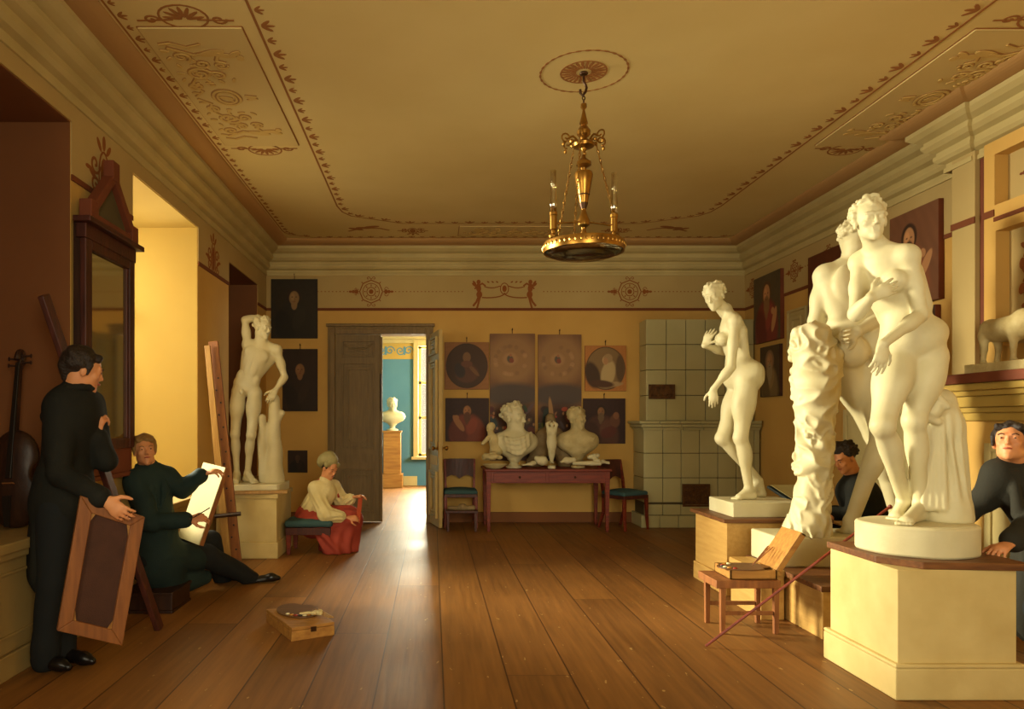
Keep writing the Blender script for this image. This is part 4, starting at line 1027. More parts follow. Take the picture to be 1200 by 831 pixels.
# ================================================================ table
tb = thing('side_table', 'long mahogany red table with tapered legs carrying plaster casts', 'table', (1.42, 9.25, 0))
tx0, tx1, ty0, ty1, tz = .66, 2.18, 8.90, 9.62, .775
MB().box((tx0-.02, ty0-.02, tz-.028), (tx1+.02, ty1, tz)).go('table_top', M['mahog'], tb, bevel=.006)
MB().box((tx0+.02, ty0+.02, tz-.175), (tx1-.02, ty1-.03, tz-.028)).go('apron', M['mahog'], tb, bevel=.003)
for i in range(2):
    xa = tx0+.09+i*.68
    d = MB().box((xa, ty0+.012, tz-.162), (xa+.64, ty0+.024, tz-.042)).go('drawer', M['mahog'], tb, bevel=.003)
    MB().lathe([(.014, 0), (.014, .006), (.007, .012), (.012, .02), (0, .026)], (xa+.32, ty0+.012, tz-.1), 10, (0, -1, 0)).go('drawer_knob', M['bronze'], d, smooth='angle')
for x in (tx0+.03, tx1-.03):
    for y in (ty0+.04, ty1-.06):
        MB().beam((x, y, tz-.03), (x, y, .07), .062, .062, (0, 1, 0), .036, .036).beam((x, y, .07), (x, y, 0), .044, .044, (0, 1, 0), .03, .03).go('leg', M['mahog'], tb, bevel=.003)

# ================================================================ chairs
def chair(label, x, y, rz, group='mahogany chairs with blue seats'):
    t = thing('side_chair', label, 'chair', (0, 0, 0), group)
    F = Sdf(.012); F.box((0, 0, .455), (.215, .2, .03), None, .025, .01); F.ell((0, 0, .475), (.2, .18, .035), None, .02)
    F.mesh('seat', M['blue_seat'], t)
    MB().box((-.215, -.2, .39), (.215, .2, .435)).go('seat_frame', M['mahogd'], t, bevel=.006)
    for sx in (-1, 1):
        MB().beam((sx*.195, -.18, .4), (sx*.195, -.185, .2), .04, .04, (1, 0, 0), .034, .034).beam((sx*.195, -.185, .2), (sx*.2, -.2, 0), .034, .034, (1, 0, 0), .024, .024).go('leg', M['mahog'], t, bevel=.003)
        b = MB().beam((sx*.185, .18, .42), (sx*.185, .185, .2), .04, .036, (1, 0, 0), .036, .034); b.beam((sx*.185, .185, .2), (sx*.195, .26, 0), .036, .034, (1, 0, 0), .026, .024).go('leg', M['mahog'], t, bevel=.003)
        MB().beam((sx*.185, .18, .4), (sx*.19, .21, .6), .04, .03, (1, 0, 0), .038, .028).beam((sx*.19, .21, .6), (sx*.2, .27, .86), .038, .028, (1, 0, 0), .034, .024).go('back_post', M['mahog'], t, bevel=.003)
    vs = []; b = MB()
    for k in range(8):                       # wide curved tablet back with a scalloped lower edge
        a0, a1 = [(-.2+.05*q) for q in (k, k+1)]; c = lambda x: .3-.9*(x*x)
        lo = lambda x: .60+.05*abs(math.sin(x*16)); 
        b.prism([(a0, c(a0)-.02, lo(a0)), (a1, c(a1)-.02, lo(a1)), (a1, c(a1)+.01, .865), (a0, c(a0)+.01, .865)], (0, -.022, 0))
    b.go('backrest', M['mahogd'], t)
    t.location = (x, y, 0); t.rotation_euler = (0, 0, rz); return t
chair('mahogany chair with blue seat between the table and the tiled stove', 2.44, 9.22, math.radians(32))
chair('mahogany chair with blue seat in shade between the open door and the table', .36, 9.42, math.radians(0))
fs = thing('footstool', 'small dark stool with a plaster fragment under the shaded chair', 'stool', (.36, 9.02, 0))
MB().box((.16, 8.93, .23), (.56, 9.11, .26)).go('seat', M['mahogd'], fs, bevel=.004)
for x in (.19, .53):
    for y in (8.955, 9.085): MB().beam((x, y, .23), (x, y, 0), .03, .03, (0, 1, 0), .024, .024).go('leg', M['mahogd'], fs)
F = Sdf(.01); F.cap((.2, 9.02, .285), (.5, 9.02, .285), .025, .03, .02, noise=(30, .006)).ell((.37, 9.02, .30), (.06, .05, .045), None, .02, noise=(40, .005)); o = F.mesh('plaster_fragment', M['plaster_dark'])
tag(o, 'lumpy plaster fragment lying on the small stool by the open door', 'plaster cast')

# ================================================================ casts on the table
def bust(F, c, s, yaw, tilt=0, hair='curly', fem=False, drape=True):
    f = V(math.sin(yaw), -math.cos(yaw), tilt)
    head(F, c, f, (0, 0, 1), s, hair, fem, None)
    return f
def bust_lower(F, hc, s, face, fold, w_=.2, d=.11, h_=.26):
    """neck, shoulders and draped chest cut to a rounded point"""
    n = hc-V(0, 0, .15)*s; F.cap(hc-V(0, 0, .05)*s+V(0, .02, 0)*s, n, .058*s, .062*s, .03*s)
    F.cap(n+V(-w_*.75, .01, -.05)*s, n+V(w_*.75, .01, -.05)*s, .075*s, .075*s, .05*s)
    F.ell(n+V(0, -.01, -.065)*s, V(w_, d*.9, .12)*s, None, .04*s); F.cap(n+V(0, 0, -.1)*s, n+V(0, 0, -.19)*s, .09*s, .05*s, .05*s)
    if fold:
        for i in range(4):
            a = n+V(-w_*(.75-.08*i), -.05, -.0-.028*i)*s; b_ = n+V(w_*.8, -.06, .02-.022*i)*s; m_ = n+V(.02, -.115, -.05-.026*i)*s
            
            pq = [a*(1-t)+b_*t+V(0, -.085*math.sin(PI*t)**.7, -.035*math.sin(PI*t)-.016*i*math.sin(PI*t)+.02*(t-.5))*s for t in np.linspace(0, 1, 8)]
            for g0, g1 in zip(pq[:-1], pq[1:]): F.cap(g0, g1, .008*s, None, .028*s)
TZ = tz
g1 = thing('plaster_bust', 'large white plaster bust of a curly-haired youth in a draped cloak', 'bust', (1.03, 9.2, TZ))
F = Sdf(.009); hc = P(603, 490, 9.2); s_ = 1.55
head(F, hc, V(.75, -.65, 0), (0, 0, 1), s_, 'curly knot', False, None)
bust_lower(F, hc, 1.5, None, True, .165, .11); F.mesh('body', M['plaster'], g1)
MB().lathe([(.10, 0), (.105, .02), (.075, .03), (.05, .06), (.055, .09), (.085, .105), (.09, .13), (.06, .15)], (1.03, 9.2, TZ), 24).go('socle', M['plaster'], g1, smooth='angle')
g2 = thing('plaster_bust', 'grey plaster bust of a woman with bound hair and bare shoulder', 'bust', (1.85, 9.24, TZ))
F = Sdf(.009); hc = P(677, 491, 9.24); head(F, hc, V(.25, -.97, .1), (0, 0, 1), 1.3, 'wavy', True, None); bust_lower(F, hc, 1.4, None, False, .16, .10)
for i in range(4): F.cap(hc+V(.10+.03*i, -.10, -.24), hc+V(.03*i-.02, -.10, -.42), .012, .014, .01)
F.mesh('body', M['plaster_old'], g2)
MB().lathe([(.09, 0), (.09, .02), (.05, .04), (.05, .07), (.075, .09)], (1.85, 9.24, TZ), 20).go('socle', M['plaster_old'], g2, smooth='angle')
# mourning niche figure behind
F = Sdf(.012); c = P(645, 505, 9.48)
F.ell(P(645, 494, 9.46), (.075, .07, .11), None, .03, noise=(25, .006)).ell(P(644, 516, 9.46), (.2, .1, .19), None, .06, noise=(16, .012)).cap(P(632, 530, 9.45), P(626, 543, 9.45), .12, .11, .05, noise=(18, .012)).cap(P(660, 530, 9.45), P(664, 543, 9.45), .12, .11, .05, noise=(18, .012))
F.ell(P(645, 497, 9.39), (.045, .03, .07), None, .02, sub=True)
tag(F.mesh('plaster_group', M['plaster_dark'], zmin=TZ), 'dark hooded plaster group standing behind the small statuette', 'plaster cast')
# statuette
g3 = thing('plaster_statuette', 'small white plaster statuette of a nude with arms raised over the head', 'statuette', (1.49, 9.08, TZ))
J = joints(9.08, dict(head=(647, 498.5, 0), neck=(646.5, 502.5, .0), shR=(643, 504.5, 0), shL=(650, 504.5, 0), elR=(641, 497, 0), wrR=(645, 493.5, .02), elL=(652.5, 498, 0), wrL=(648.5, 494, .02),
    pel=(646.5, 517, 0), hipR=(644.5, 519, 0), hipL=(648.5, 519, 0), knR=(645, 530, -.01), knL=(648, 530, 0), anR=(645.5, 541, 0), anL=(647.5, 541, 0), toeR=(645, 543, -.05), toeL=(648.5, 543, -.05)), (0, -1, 0))
F = Sdf(.0045); figure(F, J, .29, 'f', None, None, 1.2, False); head(F, J['head'], V(0, -1, 0), (0, 0, 1), .29, 'wavy', True, None, features=False); F.mesh('body', M['plaster'], g3)
MB().lathe([(.05, 0), (.05, .03), (.045, .035)], (P(646.5, 545, 9.08)[0], 9.07, TZ), 16).go('base', M['plaster'], g3, smooth='angle')
# small seated child
g4 = thing('plaster_cast', 'armless plaster torso of a small child seen from behind', 'plaster cast', (.76, 9.15, TZ))
F = Sdf(.007); hc = P(575, 502, 9.12); head(F, hc, V(-.8, -.5, -.2), (0, 0, 1), .62, None, False, None); F.ell(hc+V(.01, .02, .03), (.05, .055, .05), None, .01, noise=(70, .003))
F.cap(hc+V(0, .01, -.06), hc+V(.03, .02, -.10), .035, .04, .02).ell(hc+V(.05, .02, -.17), (.075, .06, .09), None, .03).ell(hc+V(.07, .02, -.28), (.085, .075, .08), None, .03)
F.cap(hc+V(-.02, .0, -.11), hc+V(-.10, -.03, -.19), .03, .022, .02).cap(hc+V(.04, -.05, -.33), hc+V(-.08, -.1, -.36), .045, .035, .02).cap(hc+V(-.08, -.1, -.36), hc+V(.03, -.12, -.37), .035, .025, .02)
F.mesh('body', M['plaster_old'], g4, zmin=TZ)
def lump(name, label, px, py, Y, parts, m='plaster', nzz=(45, .004)):
    F = Sdf(.006); c = P(px, py, Y)
    for q in parts:
        if len(q) == 4: F.ell(c+V(*q[:3]), q[3], None, .015, noise=nzz)
        else: F.cap(c+V(*q[:3]), c+V(*q[3:6]), q[6], q[7], .012)
    return tag(F.mesh(name, M[m], zmin=TZ), label, 'plaster cast', )
tag(MB().lathe([(.06, 0), (.09, .01), (.145, .045), (.16, .055), (.15, .06), (.085, .035), (0, .03)], (.77, 8.985, TZ), 28, sq=(1, .55)).go('shallow_dish', M['plaster_old'], smooth='angle'), 'shallow oval plaster dish at the left end of the table', 'dish')
lump('lion_cast', 'curled plaster lion fragment resting in the shallow dish', 576, 536, 8.985, [(-.06, 0, .01, (.06, .04, .04)), (.03, 0, .01, (.07, .045, .035)), (.1, .01, 0, (.04, .035, .03)), (-.09, -.02, .02, .0, -.03, -.01, .02, .018)], 'plaster_old')
lump('mask_cast', 'round plaster mask of a curly head lying before the statuette', 635, 540, 9.0, [(0, 0, 0, (.075, .05, .06)), (.03, -.03, .01, (.03, .03, .035)), (-.05, .02, .02, (.04, .04, .04))], nzz=(60, .006))
lump('hand_cast', 'plaster hand cast lying palm down behind the round mask', 622, 544, 9.02, [(0, 0, 0, (.05, .04, .02)), (.0, 0, 0, -.1, -.02, -.01, .014, .01), (0, .02, 0, -.1, .02, -.01, .014, .01), (.02, 0, .01, .07, .03, .02, .03, .025)])
lump('toes_cast', 'plaster foot cast with toes lying right of the statuette', 665, 540, 9.0, [(0, 0, 0, (.07, .045, .04)), (-.02, 0, .01, .08, 0, .01, .035, .03), (-.03, -.02, 0, -.08, -.03, -.015, .016, .012), (-.03, .01, .0, -.085, .0, -.015, .015, .011)])
lump('forearm_cast', 'long plaster forearm cast lying along the right table edge', 684, 543, 9.0, [(-.12, 0, 0, .1, .0, 0, .022, .03), (.1, 0, 0, .2, -.01, -.005, .03, .022)])
lump('fist_cast', 'clenched plaster fist lying on top of the forearm cast', 696, 535, 9.08, [(0, 0, 0, (.05, .04, .035)), (.05, 0, .01, (.03, .03, .03)), (-.05, 0, -.01, (.035, .03, .03)), (.0, -.03, .02, (.02, .02, .02)), (.03, -.03, -.05, (.05, .05, .03))], nzz=(60, .006))
lump('finger_cast', 'small plaster fragment with fingers at the right end of the table', 706, 541, 9.1, [(0, 0, 0, (.04, .035, .03)), (.03, -.02, -.01, .07, -.05, -.02, .015, .012), (.02, 0, .0, .08, .0, -.01, .015, .012)], nzz=(60, .004))
# bust in the blue room
pd = thing('bust_pedestal', 'tall square tan pedestal in the blue room', 'pedestal', (-.84, 15.15, 0))
MB().box((-1.02, 14.97, .28), (-.66, 15.33, 1.14)).go('body', M['box'], pd, bevel=.01); MB().box((-1.06, 14.93, 0), (-.62, 15.37, .28)).go('base_moulding', M['box'], pd, bevel=.01); MB().box((-1.04, 14.95, 1.14), (-.64, 15.35, 1.175)).go('top_board', M['box'], pd, bevel=.006)
g5 = thing('plaster_bust', 'white plaster bust of a man on the tall pedestal in the blue room', 'bust', (-.84, 15.15, 1.175))
F = Sdf(.011); hc = V(-.84, 15.13, 1.175+.54); head(F, hc, V(.2, -1, 0), (0, 0, 1), 1.25, 'curly', False, None); bust_lower(F, hc, 1.2, None, False, .2, .12); F.mesh('body', M['plaster'], g5)
MB().lathe([(.12, 0), (.12, .03), (.06, .05), (.055, .1), (.09, .13), (.095, .16)], (-.84, 15.15, 1.175), 20).go('socle', M['plaster'], g5, smooth='angle')

# ================================================================ chandelier
ch = thing('chandelier', 'gilt bronze hanging lamp with glass dish, vase and candle arms', 'chandelier', (LX, LY, 2.55))
zc = lambda py: EYE+(HY-py)*LY/FOC
S = lambda prof: [(r, zc(p)) for r, p in prof]
b = MB().tube([(LX, LY, ZC), (LX, LY, zc(96)), (LX+.012, LY, zc(99)), (LX+.02, LY, zc(103)), (LX+.012, LY, zc(108)), (LX-.006, LY, zc(112)), (LX-.022, LY, zc(109)), (LX-.024, LY, zc(105))], .009, 8); b.ball((LX, LY, ZC-.01), (.03, .03, .015), 12)
b.go('ceiling_hook', M['bronze'], ch, smooth='angle')
def chain(b, p0, p1, n, r=.011, w_=.0022):
    p0, p1 = np.asarray(p0, float), np.asarray(p1, float); d = nrm(p1-p0); u = nrm(np.cross(d, V(0, 1, .01))); v = np.cross(d, u); L = np.linalg.norm(p1-p0)/n
    for i in range(n):
        c = p0+(p1-p0)*(i+.5)/n; q = u if i % 2 else v
        b.tube([c+d*math.sin(t)*L*.62+q*math.cos(t)*r*.6 for t in np.linspace(0, 2*PI, 8, endpoint=False)], w_*1.3, 4, True)
b = MB(); chain(b, (LX, LY, zc(109)), (LX, LY, zc(121)), 3, .016, .003); b.go('upper_chain', M['bronze'], ch, smooth='angle')
b = MB().lathe(S([(.0, 120), (.02, 122), (.022, 126), (.008, 129), (.012, 132), (.02, 138), (.03, 145), (.018, 147), (.03, 149), (.048, 154), (.046, 158), (.02, 162), (.05, 166), (.075, 169), (.07, 172), (.02, 174), (.012, 178), (.0, 180)])[::-1], (LX, LY, 0), 20)
b.go('crown_stem', M['brass'], ch, smooth='angle')
b = MB()
for i in range(6):
    a = i*PI/3+.26; ex = V(math.cos(a), math.sin(a), 0); c = V(LX, LY, zc(166))
    b.tube([c+ex*(.05+.09*t/6)+V(0, 0, .02*math.sin(t*.9)+.03*(t/6)) for t in range(7)], [.009, .008, .008, .007, .007, .006, .006], 6)
    b.tube([c+ex*(.135+.028*math.cos(t))+V(0, 0, .015+.028*math.sin(t)) for t in np.linspace(-1.5, 3.2, 9)], .006, 6)
    b.lathe([(0, -.03), (.008, -.024), (.011, -.01), (.005, 0), (0, .004)], c+ex*.15+V(0, 0, -.018), 8)
    b.ball(c+ex*.09+V(0, 0, -.005), .014, 8)
b.go('scroll_crown', M['brass'], ch, smooth='angle')
vb = MB().lathe(S([(.0, 180), (.012, 182), (.016, 185), (.05, 190), (.052, 194), (.02, 197), (.018, 200), (.058, 202), (.064, 206), (.055, 214), (.04, 228), (.026, 240), (.014, 246), (.02, 249), (.03, 254), (.042, 259), (.04, 264), (.018, 267), (.015, 270), (.022, 273), (.018, 277), (.006, 281), (.0, 283)])[::-1], (LX, LY, 0), 24).go('vase', M['brass'], ch, smooth='angle')
for q in ([(.0425, 228), (.039, 229.5)], [(.031, 238), (.018, 245)]): MB().lathe(S(q), (LX, LY, 0), 24).go('vase_band', M['bronze'], vb, smooth='angle')
zr = 2.545; RR = .272
b = MB().lathe([(RR-.012, -.025), (RR, -.03), (RR+.006, 0), (RR, .035), (RR-.012, .03), (RR-.012, -.025)], (LX, LY, zr), 48)
for i in range(48): a = i*2*PI/48; b.ball((LX+(RR+.004)*math.cos(a), LY+(RR+.004)*math.sin(a), zr+.004), (.009, .009, .014), 6)
b.go('rim', M['brass'], ch, smooth='angle')
MB().lathe([(0, -.075), (.05, -.074), (.11, -.068), (.14, -.064), (.15, -.066), (.2, -.052), (.21, -.054), (.25, -.034), (RR-.012, -.02), (RR-.014, -.014), (.24, -.028), (.14, -.058), (0, -.068)], (LX, LY, zr), 40).go('glass_dish', M['lamp_glass'], ch, smooth=True)
for i, a in enumerate((PI*.03, PI*.70, PI*1.36)):
    ex = V(math.cos(a), math.sin(a), 0); b = MB()
    chain(b, V(LX, LY, zc(170))+ex*.09, V(LX, LY, zr+.04)+ex*(RR-.01), 22); b.go('chain', M['brass'], ch)
for i, a in enumerate((PI*1.0+.15, .1-.0, PI*.5, PI*1.5)):
    ex = V(math.cos(a), math.sin(a), 0); c = V(LX, LY, 0)+ex*.215*(1 if i < 2 else 1)
    if i > 1: continue
    arm = MB().tube([V(LX, LY, zc(260))+ex*.03, c+V(0, 0, zc(264))], .006, 6).tube([c+V(0, 0, zr+.02), c+ex*.03+V(0, 0, zr+.05), c+V(0, 0, zr+.08)], .009, 6)
    arm.lathe([(.0, zr+.05), (.03, zr+.06), (.035, zr+.075), (.015, zr+.09), (.014, zr+.11), (.024, zr+.12), (.024, zr+.21), (.028, zr+.215), (.028, zr+.235), (.02, zr+.24), (.02, zr+.27), (0, zr+.27)], c*V(1, 1, 0), 14)
    o = arm.go('lamp_arm', M['brass'], ch, smooth='angle')
    MB().lathe([(.024, zr+.24), (.026, zr+.3), (.02, zr+.36), (.02, zr+.52), (.0185, zr+.52), (.0185, zr+.36), (.0245, zr+.3), (.0225, zr+.24), (.024, zr+.24)], c*V(1, 1, 0), 16).go('glass_chimney', M['lamp_glass'], o, smooth=True)
MB().tube([V(LX-.215, LY, zr+.03), V(LX-.27, LY-.04, zr-.01)], .005, 6).go('snuffer_lever', M['brass'], ch)

# ================================================================ pictures
def pmat(name):
    m = bpy.data.materials.new(name); m.use_nodes = True; nt = m.node_tree; b = nt.nodes['Principled BSDF']
    a = nt.nodes.new('ShaderNodeVertexColor'); a.layer_name = 'paint'; nt.links.new(a.outputs[0], b.inputs['Base Color']); b.inputs['Roughness'].default_value = .55; b.inputs['Specular IOR Level'].default_value = .25
    tc = nt.nodes.new('ShaderNodeTexCoord'); n = nt.nodes.new('ShaderNodeTexNoise'); n.inputs['Scale'].default_value = 14; nt.links.new(tc.outputs['Object'], n.inputs[0])
    bp = nt.nodes.new('ShaderNodeBump'); bp.inputs['Strength'].default_value = .1; nt.links.new(n.outputs[0], bp.inputs['Height']); nt.links.new(bp.outputs[0], b.inputs['Normal']); return m
M['painted'] = pmat('painted_canvas')
class Art:
    """pigment on a canvas: soft-edged strokes over a ground, in picture units 0..1 x 0..1"""
    def __init__(s, w_, h_, ground, seed=1):
        s.nx = max(24, int(w_*170)); s.ny = max(24, int(h_*170)); u, v = np.meshgrid(np.linspace(0, 1, s.nx), np.linspace(0, 1, s.ny)); s.u, s.v, s.as_ = u, v, h_/w_
        s.c = np.zeros((s.ny, s.nx, 3))+np.array(srgb(*ground)[:3]); s.rs = np.random.RandomState(seed); s.mottle(.07, 5)
    def mottle(s, amp, f):
        t = 0
        for i in range(6): a = s.rs.randn(2)*f*(1+i*.6); t = t+np.sin(s.u*a[0]*3+s.v*a[1]*3+s.rs.rand()*6)/6
        s.c *= (1+amp*2*t)[:, :, None]; return s
    def e(s, cx, cy, rx, ry, col, rot=0, soft=.25, a=1):
        soft = max(.03, soft*.55)
        c, q = math.cos(rot), math.sin(rot); x, y = s.u-cx, (s.v-cy)*s.as_; X = (x*c+y*q)/rx; Y = (-x*q+y*c)/(ry*s.as_)
        d = np.sqrt(X*X+Y*Y); m = np.clip((1-d)/soft+.5, 0, 1)*a; s.c = s.c*(1-m[:, :, None])+np.array(srgb(*col)[:3])*m[:, :, None]; return s
    def build(s, name, O, ux, vz, w_, h_, d, parent, m=None):
        """front face grid with sides, thickness d along the facing normal"""
        O, ux, vz = V(*O), V(*ux), V(*vz); n = nrm(np.cross(ux, vz)); nx, ny = s.nx, s.ny
        vs = (O+n*d)+(s.u[:, :, None]*w_)*ux+(s.v[:, :, None]*h_)*vz; vs = vs.reshape(-1, 3)
        i = np.arange((ny-1)*(nx-1)); r, c = i//(nx-1), i % (nx-1); a = r*nx+c; F_ = np.stack([a, a+1, a+nx+1, a+nx], 1)
        o = mk(name, vs, F_, m or M['painted'], parent)
        at = o.data.color_attributes.new('paint', 'FLOAT_COLOR', 'POINT'); at.data.foreach_set('color', np.concatenate([s.c.reshape(-1, 3), np.ones((nx*ny, 1))], 1).astype(np.float32).ravel()); return o
def picture(label, O, ux, w_, h_, art, d=.03, edge='canvas_back', hook=True, group=None, vz=(0, 0, 1)):
    O = V(*O); ux = V(*ux); vz = V(*vz); n = nrm(np.cross(ux, vz)); c = O+ux*w_/2
    t = thing('painting', label, 'painting', tuple(c), group)
    MB().prism([O, O+ux*w_, O+ux*w_+vz*h_, O+vz*h_], n*(d-.001)).go('stretcher', M[edge], t, bevel=.003)
    art.build('canvas', O+ux*.002+vz*.002, ux, vz, w_-.004, h_-.004, d, t)
    if hook:
        q = O+ux*w_*.5+vz*h_; MB().tube([q+n*.012-vz*.02, q+n*.012+vz*.05, q+n*.03+vz*.07, q+n*.04+vz*.055], .005, 6).ball(q+n*.01+vz*.055, .009, 6).go('hanging_hook', M['bronze'], t)
    return t
def portrait(w_, h_, ground, robe, skin_=(150, 104, 66), beard=None, hair_=(50, 34, 22), seed=1, cx=.5, cy=.66, r=.15, arm=None, book=False, bright=1):
    A = Art(w_, h_, ground, seed); a = w_/h_
    A.e(cx, cy-.52, .42, .46, robe, 0, .3).e(cx-.2, cy-.5, .2, .3, tuple(int(q*.75) for q in robe), .3, .5, .7).e(cx+.1, cy-.35, .12, .2, tuple(min(255, int(q*1.25)) for q in robe), -.4, .6, .6)
    A.e(cx, cy+.03*a, r*1.18, r*1.35*a, hair_, 0, .3).e(cx, cy-.14*a, r*.5, r*.9*a, skin_, 0, .3)
    A.e(cx, cy, r*.82, r*1.15*a, skin_, 0, .25).e(cx-r*.25, cy+.02, r*.35, r*.6*a, tuple(min(255, int(q*1.2)) for q in skin_), 0, .8, .6)
    for q in (-1, 1): A.e(cx+q*r*.33, cy+.02*a, r*.16, r*.08*a, hair_, 0, .5, .8)
    A.e(cx+.01, cy-.03*a, r*.1, r*.3*a, tuple(int(q*.8) for q in skin_), 0, .6, .6).e(cx, cy-r*.6*a, r*.25, r*.07*a, (120, 58, 40), 0, .5, .8)
    if beard: A.e(cx, cy-r*1.25*a, r*.72, r*1.1*a, beard, 0, .4).e(cx-.01, cy-r*2.0*a, r*.4, r*.9*a, beard, 0, .6, .8).e(cx, cy-r*.6*a, r*.22, r*.06*a, (110, 56, 40), 0, .5, .8)
    if arm: A.e(arm[0], arm[1], .07, .17*a*1.3, skin_, arm[2], .25).e(arm[0]-.05, arm[1]+.13, .06, .06*a, skin_, 0, .3)
    if book: A.e(cx+.18, .12, .16, .14, (30, 24, 22), .5, .15).e(cx+.1, .07, .08, .12, (190, 168, 120), .3, .2)
    return A
BX = (1, 0, 0); yb = YB
def bk(px0, px1, py0, py1, yw=None):
    yw = (YB-.03) if yw is None else yw; a = P(px0, py1, yw); c = P(px1, py0, yw); return a[0], a[2], c[0]-a[0], c[2]-a[2]
x, z, w_, h_ = bk(317.5, 372, 327, 396.5); z -= .0
picture('dark full portrait of a man high in the left corner of the back wall', (x, yb, z), BX, w_, h_, portrait(w_, h_, (44, 36, 22), (40, 34, 22), (136, 106, 66), cx=.5, cy=.68, r=.13, seed=2), .03)
x, z, w_, h_ = bk(331, 372, 409, 482)
picture('dark murky portrait hanging directly below the corner portrait', (x, yb, z), BX, w_, h_, portrait(w_, h_, (48, 32, 18), (46, 32, 20), (122, 86, 52), seed=3, r=.16), .03)
x, z, w_, h_ = bk(337, 360, 528, 554)
picture('tiny dark picture low on the wall behind the seated woman', (x, yb, z), BX, w_, h_, portrait(w_, h_, (50, 32, 18), (36, 24, 14), (70, 48, 28), seed=4), .02, hook=False)
def roundel(w_, h_, board, ground, seed, fn):
    A = Art(w_, h_, board, seed); A.e(.5, .5, .475, .475, (40, 26, 18), 0, .02); A.e(.5, .5, .46, .46, ground, 0, .02); fn(A); return A
x, z, w_, h_ = bk(521, 573, 401, 456.5)
picture('square board with dark oval painting of a figure with a book', (x, yb, z), BX, w_, h_, roundel(w_, h_, (146, 98, 54), (74, 52, 36), 5, lambda A: A.e(.5, .34, .26, .2, (96, 62, 44), 0, .4).e(.5, .68, .09, .11, (130, 94, 60), 0, .3).e(.66, .4, .17, .04, (120, 84, 54), -.8, .4).e(.34, .4, .12, .16, (62, 50, 44), .3, .5).e(.5, .54, .13, .07, (110, 70, 50), 0, .5)), .03, 'stretcher')
x, z, w_, h_ = bk(522, 573, 466.5, 517.5)
picture('dark painting of a long-haired bearded man in red, beside the open door', (x, yb, z), BX, w_, h_, portrait(w_, h_, (58, 34, 24), (120, 58, 36), (156, 104, 62), beard=(96, 60, 36), hair_=(60, 36, 22), seed=6, cy=.7, r=.11, arm=(.3, .42, .6)), .03)
def tall(w_, h_, seed, cols):
    A = Art(w_, h_, (120, 84, 56), seed)
    A.e(.5, .8, .55, .2, (150, 112, 72), 0, .8).e(.45, .80, .16, .05, (166, 126, 84), 0, .8).e(.45, .80, .07, .03, (90, 80, 66), .3, .5).e(.46, .83, .03, .012, (156, 104, 70), 0, .4).e(.48, .79, .05, .02, (132, 70, 50), .5, .4).e(.5, .52, .7, .09, (84, 70, 62), 0, .8)
    rs = random.Random(seed); A.e(.5, .2, .7, .25, (70, 46, 36), 0, .6)
    for i in range(44): A.e(rs.random(), .06+.36*rs.random(), .03+.06*rs.random(), .02+.035*rs.random(), tuple(min(255, int(q*(.8+.8*rs.random()))) for q in cols[i % len(cols)]), rs.random()*3, .6, .85)
    for i in range(22): a = rs.random()*6.28; A.e(.46+.34*math.cos(a), .79+.11*math.sin(a), .05, .016, (176, 134, 90) if i % 2 else (128, 96, 66), rs.random()*3, .9, .5)
    for i in range(14): A.e(rs.random(), .12+.3*rs.random(), .022, .012, (176, 128, 86), 0, .5, .9)
    return A
x, z, w_, h_ = bk(574, 627, 391, 540)
picture('tall narrow sketch of an altarpiece with clouds, behind the large bust', (x, yb, z), BX, w_, h_, tall(w_, h_, 7, [(110, 60, 44), (58, 52, 54), (90, 66, 50), (64, 44, 34)]), .03, 'stretcher')
x, z, w_, h_ = bk(630.5, 681.5, 392, 540)
A = tall(w_, h_, 9, [(134, 84, 60), (66, 62, 52), (128, 72, 46), (60, 40, 30)]); A.e(.2, .33, .1, .09, (44, 52, 44), 0, .4).e(.3, .38, .05, .12, (160, 120, 76), .1, .5)
picture('tall narrow sketch with a rising figure, right of its twin', (x, yb, z), BX, w_, h_, A, .03, 'stretcher')
x, z, w_, h_ = bk(685.5, 734, 405, 458.5)
picture('square orange board with bright oval painting of a veiled woman', (x, yb, z), BX, w_, h_, roundel(w_, h_, (178, 116, 58), (132, 104, 66), 8, lambda A: A.e(.18, .35, .18, .3, (74, 54, 38), .3, .5).e(.56, .38, .17, .3, (186, 160, 110), -.2, .4).e(.5, .68, .08, .1, (196, 160, 110), 0, .3).e(.56, .72, .11, .1, (160, 130, 88), 0, .4).e(.5, .66, .06, .08, (176, 130, 88), 0, .3).e(.62, .14, .3, .06, (170, 140, 96), .1, .5).e(.85, .5, .1, .3, (96, 74, 50), 0, .6).e(.4, .16, .3, .08, (84, 56, 38), -.1, .6)), .03, 'stretcher')
x, z, w_, h_ = bk(683.5, 733, 467, 520)
picture('dark painting of an old man and child below the orange board', (x, yb, z), BX, w_, h_, portrait(w_, h_, (58, 36, 30), (84, 52, 38), (130, 90, 58), beard=(110, 86, 60), seed=10, cx=.42, cy=.7, r=.1).e(.75, .5, .12, .15, (104, 66, 46), 0, .5).e(.78, .62, .07, .08, (130, 86, 58), 0, .4).e(.6, .25, .2, .12, (92, 46, 34), .4, .5), .03)
RX = (0, -1, 0)
def rw(y_far, y_near, z0, z1): return (XR, y_far, z0), RX, y_far-y_near, z1-z0
O, u, w_, h_ = rw(9.42, 8.70, 2.36, 3.20)
picture('upper portrait of a bearded man in red on the right wall, nearest the stove', O, u, w_, h_, portrait(w_, h_, (84, 70, 50), (120, 52, 42), (184, 132, 86), beard=(132, 98, 62), hair_=(94, 64, 38), seed=12, cy=.7, r=.15, arm=(.78, .3, -.35)), .05, 'red_brown', hook=False)
O, u, w_, h_ = rw(9.26, 8.74, 1.67, 2.30)
